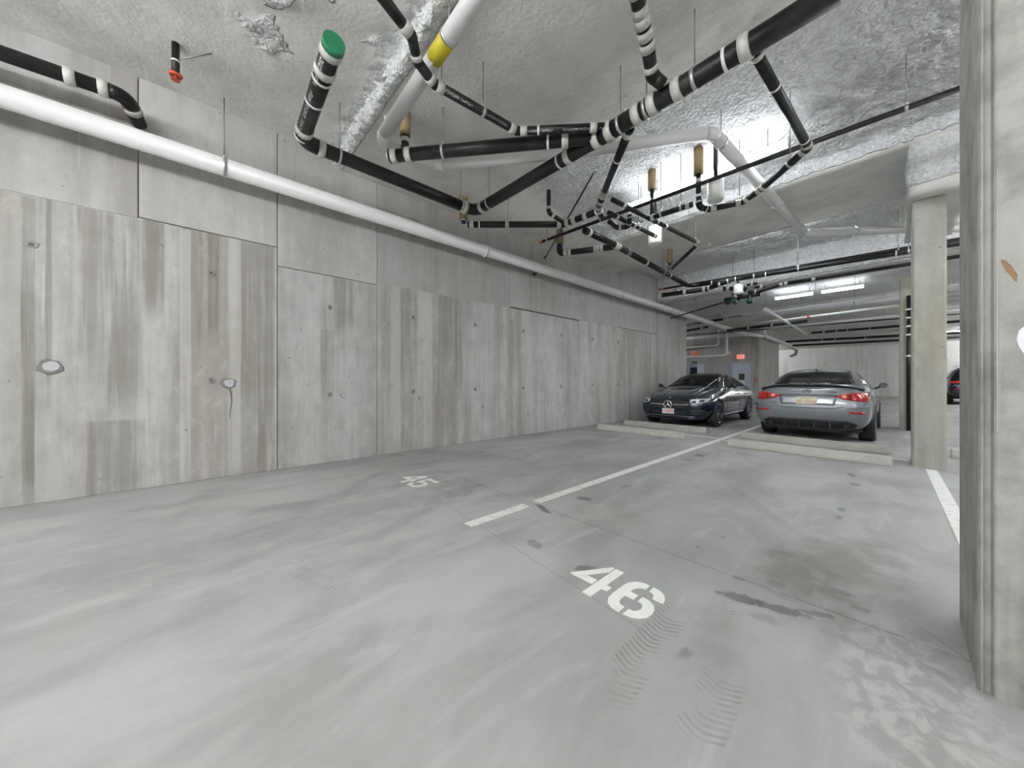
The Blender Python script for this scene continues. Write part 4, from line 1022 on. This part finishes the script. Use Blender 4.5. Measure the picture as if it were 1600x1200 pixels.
    def part(s, name, mat, bm, parent=None, smooth=True):
        bmesh.ops.recalc_face_normals(bm, faces=bm.faces); return mesh_obj(name, bm, mat, parent or s.root, smooth)
    def seats(s, ys, mat):
        for y in ys:
            for x in (-.36, .36):
                bm = bmesh.new(); box(bm, x - .24, x + .24, y, y + .13, .50, 1.08, .05, 3); se = s.part('seat', mat, bm)
                bm = bmesh.new(); box(bm, x - .13, x + .13, y + .03, y + .12, 1.09, 1.26, .04, 3); s.part('headrest', mat, bm, se)
        bm = bmesh.new(); box(bm, -.70, .70, 1.0, s.L - .75, .30, .36); s.part('cabin_floor', MATT, bm, None, False)
    def plate(s, mat, x0, x1, y, z0, z1, blobs):
        sg = 1 if y > 1 else -1
        pl = boxo('licence_plate', mat, x0, x1, min(y, y + sg * .012), max(y, y + sg * .012), z0, z1, s.root, .004)
        for (a, b, c, d, m_) in blobs: boxo('plate_patch', m_, a, b, y + sg * .0125 - .001, y + sg * .0125 + .001, c, d, pl)
        return pl

def sec(zb, wb, wl, wm, zm, ws, zs, wt, zt, zc, zl=None):
    zl = zl if zl is not None else zb + .12
    return [(0, zb), (wb, zb), (wl, zl), (wm, zm), (ws, zs), (wt, zt), (wt * .55, zc - (zc - zt) * .28), (0, zc)]

# --- dark blue sedan, nose towards us
def navy_sedan():
    c = Car('dark_sedan', (-3.95, 9.02, 0), 0.0, 'dark blue sedan with a round star emblem on its grille, by the wall', 'parked sedans', 4.69)
    st = [(0.10, sec(.24, .52, .66, .74, .48, .70, .64, .56, .715, .735)),
          (0.18, sec(.20, .60, .74, .80, .50, .76, .68, .60, .755, .775)),
          (0.36, sec(.18, .66, .83, .875, .55, .82, .72, .62, .815, .845)),
          (0.62, sec(.18, .70, .88, .912, .60, .86, .775, .64, .872, .905)),
          (0.95, sec(.18, .72, .89, .922, .63, .875, .82, .66, .915, .95)),
          (1.30, sec(.18, .74, .89, .92, .65, .875, .87, .68, .955, .985)),
          (1.52, sec(.17, .74, .89, .915, .65, .87, .91, .715, .985, 1.015)),
          (1.90, sec(.17, .74, .89, .912, .65, .865, .945, .655, 1.195, 1.235)),
          (2.22, sec(.17, .74, .89, .912, .65, .862, .955, .60, 1.345, 1.385)),
          (2.60, sec(.17, .74, .89, .912, .65, .86, .96, .58, 1.395, 1.44)),
          (3.02, sec(.17, .74, .89, .912, .66, .86, .965, .57, 1.38, 1.428)),
          (3.42, sec(.17, .74, .89, .914, .67, .862, .97, .565, 1.32, 1.37)),
          (3.80, sec(.18, .72, .89, .915, .68, .86, .975, .56, 1.21, 1.26)),
          (4.12, sec(.20, .70, .88, .91, .68, .84, .975, .58, 1.09, 1.13)),
          (4.36, sec(.22, .68, .86, .89, .68, .80, .96, .60, 1.02, 1.055)),
          (4.56, sec(.25, .62, .80, .84, .66, .74, .93, .56, .985, 1.02)),
          (4.64, sec(.30, .54, .70, .76, .64, .66, .88, .50, .94, .96))]
    wb = [(s * .80, y) for s in (1, -1) for y in (.93, 3.66)]
    wind = [(-.66, 1.035), (-.52, 1.345), (0, 1.385), (.52, 1.345), (.66, 1.035), (0, 1.06)]
    rearw = [(-.60, 1.09), (-.47, 1.31), (.47, 1.31), (.60, 1.09)]
    sideA = [(1.72, 1.0), (2.28, 1.315), (2.66, 1.345), (2.62, .995)]
    sideB = [(2.74, .995), (2.76, 1.345), (3.15, 1.325), (3.62, 1.12), (3.42, 1.01)]
    c.body(st, [-.04, -.02, .02, .04, 0, -.03, -.02, -.02], [.06, .03, -.02, -.04, -.04, 0, .04, .05], NAVY, wb, .335, [('front', wind), ('rear', rearw), ('side', sideA), ('side', sideB)])
    for wx, wy in wb: c.wheel(wx, wy, .335, .225, RIMD, 10)
    # glass
    c.patch('windshield', GLASS, 'front', [(-.55, 1.36), (-.28, 1.40), (.28, 1.40), (.55, 1.36)], [(-.70, 1.02), (-.3, 1.045), (.3, 1.045), (.70, 1.02)], nu=18, nv=10)
    c.patch('rear_window', GLASS, 'rear', [(-.49, 1.325), (.49, 1.325)], [(-.62, 1.075), (.62, 1.075)], nu=14, nv=8)
    c.both('side_window', GLASSD, 'side', [(1.66, 1.0), (2.26, 1.33), (2.69, 1.36)], [(1.66, .985), (2.2, .985), (2.65, .985)], nu=14, nv=8)
    c.both('side_window', GLASSD, 'side', [(2.73, 1.36), (3.15, 1.342), (3.68, 1.115)], [(2.72, .985), (3.2, .995), (3.5, 1.01)], nu=14, nv=8)
    c.both('window_trim', CHROME, 'side', [(1.62, .985), (2.5, .98), (3.55, 1.0)], [(1.62, .968), (2.5, .964), (3.55, .985)], nu=24, nv=1, off=.01)
    # hood edge lines
    c.both('hood_crease', NAVY, 'top', [(.56, .30), (.62, 1.35)], [(.59, .30), (.65, 1.35)], nu=16, nv=1, off=.012)
    c.both('hood_rib', NAVY, 'top', [(.22, .30), (.30, 1.40)], [(.25, .30), (.33, 1.40)], nu=16, nv=1, off=.008)
    # grille with single bar and emblem
    g = c.patch('grille', MATT, 'front', [(-.50, .665), (-.25, .69), (.25, .69), (.50, .665)], [(-.42, .475), (-.25, .455), (.25, .455), (.42, .475)], nu=20, nv=6, off=.004)
    for zz in (.50, .53, .62, .65): c.patch('grille_mesh', FINM, 'front', [(-.44, zz), (.44, zz)], [(-.44, zz - .006), (.44, zz - .006)], nu=18, nv=1, off=.008, parent=g)
    for sg in (1, -1): c.patch('grille_bar', CHROME, 'front', [(sg * .10, .588), (sg * .47, .592)], [(sg * .10, .563), (sg * .47, .572)], nu=10, nv=2, off=.014, parent=g)
    hit = c.bvh.ray_cast(Vector((0, -1, .575)), Vector((0, 1, 0)))[0]; yf = hit.y - .03
    bm = bmesh.new(); R0 = .098
    vs = []
    for k in range(32):
        t = 2 * math.pi * k / 32; tt = []
        for j in range(6):
            u = 2 * math.pi * j / 6; rr = R0 + .011 * math.cos(u); tt.append(bm.verts.new((rr * math.sin(t), yf + .011 * math.sin(u), .575 + rr * math.cos(t))))
        vs.append(tt)
    for k in range(32):
        for j in range(6): bm.faces.new((vs[k][j], vs[k][(j + 1) % 6], vs[(k + 1) % 32][(j + 1) % 6], vs[(k + 1) % 32][j]))
    em = c.part('emblem', CHROME, bm, g)
    bm = bmesh.new(); P = []
    for k in range(6):
        t = math.pi / 3 * k; rr = R0 if k % 2 == 0 else .022
        P.append(bm.verts.new((rr * math.sin(t), yf + .004, .575 + rr * math.cos(t))))
    ce = bm.verts.new((0, yf - .012, .575)); cb = bm.verts.new((0, yf + .012, .575))
    for k in range(6): bm.faces.new((P[k], P[(k + 1) % 6], ce)); bm.faces.new((P[(k + 1) % 6], P[k], cb))
    mesh_obj('emblem_star', bm, CHROME, g)
    tubeo('emblem_disc', MATT, [(0, yf + .012, .575), (0, yf + .02, .575)], R0, g, 28)
    tubeo('hood_badge', CHROME, [(0, .13, .752), (0, .12, .757)], .024, c.root, 14)
    # headlights
    for sg in (1, -1):
        hl = c.patch('headlight', HEADL, 'front', [(sg * .50, .695), (sg * .66, .725), (sg * .83, .735)], [(sg * .53, .625), (sg * .66, .60), (sg * .83, .665)], nu=14, nv=6, off=.008)
        c.patch('daytime_strip', CHROME, 'front', [(sg * .51, .703), (sg * .66, .735), (sg * .82, .745)], [(sg * .51, .692), (sg * .66, .722), (sg * .82, .733)], nu=12, nv=1, off=.014, parent=hl)
        c.patch('headlight_mask', MATT, 'front', [(sg * .56, .67), (sg * .64, .685)], [(sg * .57, .63), (sg * .64, .625)], nu=5, nv=3, off=.013, parent=hl)
        c.patch('headlight_mask', MATT, 'front', [(sg * .70, .695), (sg * .77, .705)], [(sg * .70, .645), (sg * .77, .66)], nu=5, nv=3, off=.013, parent=hl)
        c.patch('marker_lamp', AMBER, 'right' if sg > 0 else 'left', [(.43, .735), (.62, .76)], [(.43, .715), (.60, .748)], nu=6, nv=2, off=.010, parent=hl)
        # lower bumper: side vents with fins, splitter
        vt = c.patch('bumper_vent', MATT, 'front', [(sg * .50, .44), (sg * .70, .47), (sg * .80, .46)], [(sg * .52, .30), (sg * .70, .30), (sg * .79, .32)], nu=10, nv=4, off=.005)
        for zz in (.41, .36): c.patch('vent_fin', NAVY, 'front', [(sg * .50, zz), (sg * .78, zz + .02)], [(sg * .50, zz - .018), (sg * .78, zz + .005)], nu=8, nv=1, off=.016, parent=vt)
    c.patch('lower_intake', MATT, 'front', [(-.46, .40), (.46, .40)], [(-.44, .27), (.44, .27)], nu=16, nv=4, off=.005)
    c.patch('intake_trim', RIMS, 'front', [(-.60, .295), (.60, .295)], [(-.60, .282), (.60, .282)], nu=18, nv=1, off=.012)
    c.patch('splitter', NAVY, 'front', [(-.72, .255), (0, .25), (.72, .255)], [(-.72, .225), (0, .22), (.72, .225)], nu=20, nv=2, off=.03, th=.06)
    pm = simple('plate_pink', (.80, .42, .40), .5); pb = simple('plate_blue', (.55, .60, .75), .5)
    hit = c.bvh.ray_cast(Vector((0, -1, .42)), Vector((0, 1, 0)))[0]
    c.plate(simple('plate_white', (.80, .80, .82), .5), -.155, .155, hit.y - .012, .34, .475, [(-.15, -.06, .38, .47, pb), (-.05, .14, .375, .455, pm)])
    # mirrors, handles, sills, tail lamps, fin
    for sg in (1, -1):
        bm = bmesh.new(); box(bm, sg * .93 - .0, sg * 1.07, 1.72, 1.84, .985, 1.10, .035, 3) if sg > 0 else box(bm, -1.07, -.93, 1.72, 1.84, .985, 1.10, .035, 3)
        mr = c.part('side_mirror', TRIM, bm); tubeo('mirror_arm', TRIM, [(sg * .84, 1.78, .98), (sg * .95, 1.78, 1.01)], .022, mr, 8)
        for y in (2.48, 3.30):
            bm = bmesh.new(); box(bm, min(sg * .905, sg * .93), max(sg * .905, sg * .93), y, y + .17, .80, .825, .008, 2); c.part('door_handle', NAVY, bm)
    c.both('sill', NAVY, 'side', [(1.30, .30), (3.28, .32)], [(1.30, .21), (3.28, .22)], nu=16, nv=3, off=.02, th=.03)
    c.both('door_gap', MATT, 'side', [(2.70, .95), (2.69, .35)], [(2.708, .95), (2.698, .35)], nu=12, nv=1, off=.004)
    c.both('door_gap', MATT, 'side', [(1.52, .93), (1.56, .33)], [(1.528, .93), (1.568, .33)], nu=12, nv=1, off=.004)
    c.both('taillight', TAIL, 'rear', [(.42, .83), (.74, .84)], [(.42, .74), (.76, .73)], nu=10, nv=4)
    bm = bmesh.new(); box(bm, -.025, .025, 3.35, 3.50, 1.36, 1.41, .012, 2); c.part('antenna_fin', NAVY, bm)
    # cabin
    c.seats((2.45, 3.28), SEATM)
    bm = bmesh.new(); box(bm, -.70, .70, 1.55, 1.95, .80, .985, .05, 3); c.part('dashboard', MATT, bm)
    bm = bmesh.new(); vs = []
    for k in range(20):
        t = 2 * math.pi * k / 20; tt = []
        for j in range(6):
            u = 2 * math.pi * j / 6; rr = .18 + .016 * math.cos(u); tt.append(bm.verts.new((.36 + rr * math.sin(t), 2.05 - .07 * math.cos(t) + .016 * math.sin(u), .98 + .9 * rr * math.cos(t))))
        vs.append(tt)
    for k in range(20):
        for j in range(6): bm.faces.new((vs[k][j], vs[k][(j + 1) % 6], vs[(k + 1) % 20][(j + 1) % 6], vs[(k + 1) % 20][j]))
    c.part('steering_wheel', MATT, bm)
    bm = bmesh.new(); box(bm, -.12, .12, 2.12, 2.15, 1.27, 1.33, .012, 2); c.part('rear_view_mirror', MATT, bm)
    bm = bmesh.new(); box(bm, -.66, .66, 3.38, 4.05, .95, 1.0); c.part('parcel_shelf', MATT, bm, None, False)
navy_sedan()

# --- grey sedan, tail towards us
def grey_sedan():
    c = Car('grey_sedan', (-1.165, 8.74 + 4.79, 0), math.pi, 'silver grey sedan with red tail lights and a black boot spoiler', 'parked sedans', 4.79)
    st = [(0.10, sec(.26, .52, .66, .74, .50, .70, .66, .56, .715, .735)),
          (0.20, sec(.22, .60, .76, .82, .52, .77, .70, .60, .76, .78)),
          (0.40, sec(.20, .66, .84, .88, .56, .82, .75, .62, .83, .86)),
          (0.86, sec(.18, .70, .88, .905, .62, .86, .83, .66, .92, .95)),
          (1.30, sec(.18, .72, .88, .905, .65, .865, .88, .69, .965, .995)),
          (1.55, sec(.18, .72, .88, .905, .65, .865, .92, .715, .995, 1.025)),
          (1.95, sec(.18, .72, .88, .905, .65, .865, .955, .665, 1.23, 1.27)),
          (2.28, sec(.18, .72, .88, .905, .66, .862, .97, .61, 1.365, 1.405)),
          (2.65, sec(.18, .72, .88, .907, .67, .862, .98, .59, 1.42, 1.468)),
          (3.10, sec(.18, .72, .88, .91, .68, .862, .99, .585, 1.415, 1.465)),
          (3.50, sec(.19, .72, .88, .912, .69, .862, 1.0, .58, 1.365, 1.415)),
          (3.85, sec(.20, .72, .88, .912, .70, .858, 1.005, .59, 1.235, 1.275)),
          (4.15, sec(.22, .70, .88, .91, .70, .84, 1.0, .64, 1.075, 1.10)),
          (4.40, sec(.25, .68, .86, .90, .68, .82, .985, .65, 1.055, 1.075)),
          (4.60, sec(.235, .68, .845, .885, .66, .80, .965, .64, 1.045, 1.065)),
          (4.70, sec(.255, .64, .79, .83, .64, .77, .935, .62, 1.035, 1.06))]
    wb = [(s * .785, y) for s in (1, -1) for y in (.86, 3.71)]
    rearw = [(-.60, 1.115), (-.50, 1.355), (0, 1.395), (.50, 1.355), (.60, 1.115)]
    wind = [(-.66, 1.05), (-.52, 1.36), (.52, 1.36), (.66, 1.05)]
    sideA = [(1.78, 1.01), (2.32, 1.325), (2.72, 1.355), (2.68, 1.005)]
    sideB = [(2.80, 1.005), (2.82, 1.355), (3.2, 1.335), (3.66, 1.13), (3.46, 1.03)]
    c.body(st, [-.10, -.08, .02, .06, .0, -.03, .01, .02], [.06, .03, -.02, -.04, -.04, 0, .04, .05], SILV, wb, .335, [('front', wind), ('rear', rearw), ('side', sideA), ('side', sideB)])
    for wx, wy in wb: c.wheel(wx, wy, .335, .24, RIMS, 10)
    c.patch('rear_window', GLASS, 'rear', [(-.52, 1.37), (-.2, 1.405), (.2, 1.405), (.52, 1.37)], [(-.63, 1.105), (-.2, 1.115), (.2, 1.115), (.63, 1.105)], nu=18, nv=10)
    c.patch('windshield', GLASS, 'front', [(-.54, 1.37), (.54, 1.37)], [(-.69, 1.035), (.69, 1.035)], nu=14, nv=8)
    c.both('side_window', GLASSD, 'side', [(1.72, 1.01), (2.30, 1.34), (2.75, 1.37)], [(1.72, .995), (2.2, .995), (2.71, .995)], nu=14, nv=8)
    c.both('side_window', GLASSD, 'side', [(2.79, 1.37), (3.2, 1.352), (3.72, 1.125)], [(2.78, .995), (3.2, 1.01), (3.54, 1.025)], nu=14, nv=8)
    c.both('window_trim', CHROME, 'side', [(1.70, 1.0), (2.28, 1.352), (2.75, 1.382), (3.2, 1.365), (3.76, 1.125)], [(1.70, .985), (2.28, 1.335), (2.75, 1.366), (3.2, 1.349), (3.74, 1.11)], nu=28, nv=1, off=.012)
    c.both('window_trim', CHROME, 'side', [(1.68, .992), (2.7, .99), (3.58, 1.02)], [(1.68, .976), (2.7, .974), (3.58, 1.005)], nu=24, nv=1, off=.012)
    # boot: spoiler lip, lid seam, emblem, lights
    bm = bmesh.new(); n = 24; rows = []
    for i in range(n + 1):
        t = i / n * 2 - 1; x = .78 * t
        yb = c.bvh.ray_cast(Vector((x, 4.5, 2)), Vector((0, 0, -1)))[0]
        zb = 1.062 - .035 * abs(t) ** 3 - .02 * t * t; yy = 4.68 - .10 * t * t - .10 * abs(t) ** 4; lift = .05 * (1 - .6 * t ** 4)
        rows.append([bm.verts.new(p) for p in ((x, yy - .12, zb - .004), (x, yy - .02, zb + lift * .6), (x, yy + .045, zb + lift), (x, yy + .042, zb + lift - .022), (x, yy + .0, zb - .02), (x, yy - .06, zb - .028))])
    for a, b in zip(rows[:-1], rows[1:]):
        for j in range(6): bm.faces.new((a[j], a[(j + 1) % 6], b[(j + 1) % 6], b[j]))
    bm.faces.new(rows[0]); bm.faces.new(rows[-1][::-1])
    c.part('spoiler', TRIM, bm)
    c.patch('boot_trim', TRIM, 'rear', [(-.46, .905), (0, .915), (.46, .905)], [(-.46, .888), (0, .896), (.46, .888)], nu=20, nv=1, off=.012)
    pr = c.patch('plate_recess', paint('plate_recess_grey', (.30, .31, .34), .3, .6), 'rear', [(-.43, .875), (.43, .875)], [(-.40, .715), (.40, .715)], nu=16, nv=4, off=.004)
    c.patch('boot_seam', MATT, 'rear', [(-.52, .70), (-.38, .665), (.38, .665), (.52, .70)], [(-.52, .692), (-.38, .652), (.38, .652), (.52, .692)], nu=22, nv=1, off=.008)
    for sg in (1, -1):
        tl = c.patch('taillight', TAIL, 'rear', [(sg * .40, .885), (sg * .55, .935), (sg * .70, .955), (sg * .828, .955)], [(sg * .40, .875), (sg * .52, .825), (sg * .68, .80), (sg * .835, .795)], nu=18, nv=6, off=.012, th=.02)
        hit = c.bvh.ray_cast(Vector((sg * .53, 6, .882)), Vector((0, -1, 0)))[0]
        tubeo('reverse_lamp', TAILL, [(sg * .53, hit.y + .010, .882), (sg * .53, hit.y + .018, .882)], .034, tl, 14)
        c.patch('taillight_wing', TAIL, 'right' if sg > 0 else 'left', [(4.28, .90), (4.45, .945), (4.66, .955)], [(4.28, .885), (4.45, .82), (4.66, .80)], nu=10, nv=5, off=.010, parent=tl)
        c.patch('light_divider', simple('tail_dark_red', (.14, .006, .006), .25), 'rear', [(sg * .60, .935), (sg * .64, .94)], [(sg * .59, .82), (sg * .63, .815)], nu=2, nv=4, off=.016, parent=tl)
        c.patch('bumper_reflector', TAIL, 'rear', [(sg * .58, .615), (sg * .80, .61)], [(sg * .62, .575), (sg * .79, .575)], nu=8, nv=2, off=.010)
        c.patch('bumper_crease', SILV, 'rear', [(sg * .55, .66), (sg * .84, .73)], [(sg * .55, .64), (sg * .84, .70)], nu=8, nv=2, off=.010)
        # exhaust tip: open tube
        bm = bmesh.new(); tube(bm, [(sg * .56, 4.55, .345), (sg * .56, 4.835, .345)], [.056, .058], 20, False); tube(bm, [(sg * .56, 4.55, .345), (sg * .56, 4.835, .345)], [.048, .050], 20, False)
        ex = c.part('exhaust_tip', RIMS, bm); tubeo('exhaust_bore', MATT, [(sg * .56, 4.6, .345), (sg * .56, 4.78, .345)], .049, ex, 16)
        bm = bmesh.new(); x0, x1 = sorted((sg * .90, sg * 1.04)); box(bm, x0, x1, 1.80, 1.93, 1.02, 1.14, .04, 3)
        mr = c.part('side_mirror', TRIM, bm); tubeo('mirror_arm', TRIM, [(sg * .83, 1.86, 1.0), (sg * .93, 1.86, 1.05)], .022, mr, 8)
        boxo('mirror_glass', simple('mirror_silver', (.16, .17, .18), .05, 1.0), x0 + .015, x1 - .015, 1.926, 1.934, 1.035, 1.125, mr)
        for y in (2.55, 3.35):
            bm = bmesh.new(); x0, x1 = sorted((sg * .900, sg * .925)); box(bm, x0, x1, y, y + .18, .83, .855, .008, 2); c.part('door_handle', SILV, bm)
    df = c.patch('diffuser', MATT, 'rear', [(-.70, .38), (-.58, .435), (0, .445), (.58, .435), (.70, .38)], [(-.66, .30), (-.4, .285), (0, .285), (.4, .285), (.66, .30)], nu=22, nv=5, off=.010, th=.02)
    for x in (-.34, -.115, .115, .34):
        bm = bmesh.new(); box(bm, x - .009, x + .009, 4.66, 4.80, .27, .42, .004); c.part('diffuser_fin', FINM, bm, df, False)
    bm = bmesh.new(); box(bm, -.74, .74, 1.2, 4.55, .20, .30, .03, 2); c.part('underbody', MATT, bm, None, False)
    # oval emblem with a peak
    hit = c.bvh.ray_cast(Vector((0, 6, .975)), Vector((0, -1, 0)))[0]; ye = hit.y + .012
    bm = bmesh.new(); vs = []
    for k in range(25):
        t = math.radians(-68 + 316 * k / 24); tt = []
        for j in range(6):
            u = 2 * math.pi * j / 6; a = .058 + .008 * math.cos(u); b_ = .028 + .008 * math.cos(u); tt.append(bm.verts.new((a * math.cos(t), ye + .006 * math.sin(u), .975 + b_ * math.sin(t))))
        vs.append(tt)
    for k in range(24):
        for j in range(6): bm.faces.new((vs[k][j], vs[k][(j + 1) % 6], vs[k + 1][(j + 1) % 6], vs[k + 1][j]))
    for sg in (1, -1):
        tube(bm, [(sg * .026, ye, .945), (sg * .004, ye, .985)], [.008, .005], 6)
    c.part('emblem', TRIM, bm)
    bm = bmesh.new()
    for k, (a, b_) in enumerate(((-.43, -.40), (-.39, -.365), (-.355, -.335), (-.325, -.31))): box(bm, a, b_, ye - .004, ye + .006, .955, .968)
    c.part('model_badge', TRIM, bm, None, False)
    bm = bmesh.new(); hit = c.bvh.ray_cast(Vector((.5, 6, .745)), Vector((0, -1, 0)))[0]; box(bm, .47, .56, hit.y + .002, hit.y + .01, .735, .747); c.part('badge_strip', TRIM, bm, None, False)
    hit = c.bvh.ray_cast(Vector((0, 6, .79)), Vector((0, -1, 0)))[0]
    py = simple('plate_yellow', (.62, .52, .30), .5, 0, .15, 30); pr_ = simple('plate_red_tint', (.72, .45, .38), .5)
    c.plate(simple('plate_cream', (.74, .71, .60), .5, 0, .1, 25), -.155, .155, hit.y + .016, .725, .865, [(-.15, -.10, .73, .80, py), (-.09, .02, .755, .80, pr_), (.06, .15, .74, .81, py), (-.08, .1, .825, .85, py)])
    bm = bmesh.new(); box(bm, -.02, .02, 3.38, 3.50, 1.395, 1.445, .012, 2); c.part('antenna_fin', SILV, bm)
    c.seats((2.45, 3.35), SEATL)
    bm = bmesh.new(); box(bm, -.70, .70, 1.60, 2.0, .80, 1.0, .05, 3); c.part('dashboard', MATT, bm)
    bm = bmesh.new(); box(bm, -.66, .66, 3.48, 4.05, .98, 1.03); c.part('parcel_shelf', SEATM, bm, None, False)
    c.both('door_gap', MATT, 'side', [(2.76, .96), (2.75, .35)], [(2.768, .96), (2.758, .35)], nu=12, nv=1, off=.004)
    c.both('sill', SILV, 'side', [(1.25, .30), (3.32, .32)], [(1.25, .21), (3.32, .22)], nu=16, nv=3, off=.018, th=.03)
    c.both('headlight', HEADL, 'front', [(.50, .70), (.82, .74)], [(.52, .62), (.82, .66)], nu=10, nv=4)
    c.patch('grille', MATT, 'front', [(-.42, .68), (.42, .68)], [(-.38, .42), (.38, .42)], nu=12, nv=5)
grey_sedan()

# --- dark sport utility car far off, seen between the columns
def dark_suv():
    c = Car('dark_suv', (2.74, 28.4 + 5.06, 0), math.pi, 'dark blue utility car far behind, glimpsed between the slim and wide columns', None, 4.6)
    st = [(0.10, sec(.32, .55, .70, .76, .60, .72, .80, .58, .90, .92)), (0.35, sec(.28, .66, .84, .88, .66, .83, .92, .64, 1.0, 1.03)), (0.9, sec(.25, .7, .89, .92, .72, .88, 1.0, .68, 1.08, 1.11)),
          (1.5, sec(.25, .72, .89, .93, .75, .88, 1.08, .72, 1.16, 1.19)), (1.9, sec(.25, .72, .89, .93, .76, .88, 1.11, .68, 1.42, 1.46)), (2.3, sec(.25, .72, .89, .93, .76, .88, 1.12, .64, 1.62, 1.66)),
          (3.2, sec(.25, .72, .89, .93, .77, .88, 1.13, .63, 1.65, 1.70)), (3.9, sec(.27, .70, .89, .93, .78, .87, 1.13, .62, 1.61, 1.66)), (4.25, sec(.30, .68, .87, .91, .78, .85, 1.12, .60, 1.55, 1.60)), (4.45, sec(.34, .62, .80, .85, .74, .80, 1.05, .58, 1.45, 1.50))]
    wb = [(s * .80, y) for s in (1, -1) for y in (.9, 3.65)]
    rearw = [(-.60, 1.18), (-.50, 1.44), (.50, 1.44), (.60, 1.18)]
    c.body(st, [-.02, 0, .06, .10, .04, -.10, -.12, -.12], [.05, .02, 0, 0, 0, .02, .03, .03], SUVP, wb, .36, [], 2)
    for wx, wy in wb: c.wheel(wx, wy, .36, .235, RIMD, 8)
    c.patch('rear_window', GLASSD, 'rear', [(-.52, 1.46), (.52, 1.46)], [(-.64, 1.15), (.64, 1.15)], nu=10, nv=6)
    c.both('side_window', GLASSD, 'side', [(2.0, 1.18), (2.35, 1.55), (4.0, 1.54)], [(2.0, 1.15), (2.6, 1.15), (4.1, 1.17)], nu=14, nv=6)
    c.patch('windshield', GLASSD, 'front', [(-.58, 1.58), (.58, 1.58)], [(-.70, 1.22), (.70, 1.22)], nu=10, nv=6)
    c.both('taillight', TAIL, 'rear', [(.45, 1.02), (.84, 1.03)], [(.45, .94), (.85, .92)], nu=8, nv=3)
    c.patch('light_strip', TAIL, 'rear', [(-.8, .70), (.8, .70)], [(-.8, .66), (.8, .66)], nu=14, nv=1)
    c.patch('chrome_strip', CHROME, 'rear', [(-.8, .86), (.8, .86)], [(-.8, .82), (.8, .82)], nu=14, nv=1)
    c.patch('bumper_lower', MATT, 'rear', [(-.76, .60), (.76, .60)], [(-.70, .36), (.70, .36)], nu=14, nv=4)
    for sg in (1, -1):
        bm = bmesh.new(); x0, x1 = sorted((sg * .95, sg * 1.1)); box(bm, x0, x1, 1.85, 1.98, 1.16, 1.30, .04, 2); c.part('side_mirror', TRIM, bm)
        tubeo('roof_rail', CHROME, [(sg * .58, 2.3, 1.70), (sg * .57, 4.0, 1.69)], .016, c.root, 8)
dark_suv()
bpy.data.objects['dark_suv'].scale = (1.08, 1.1, 1.17)
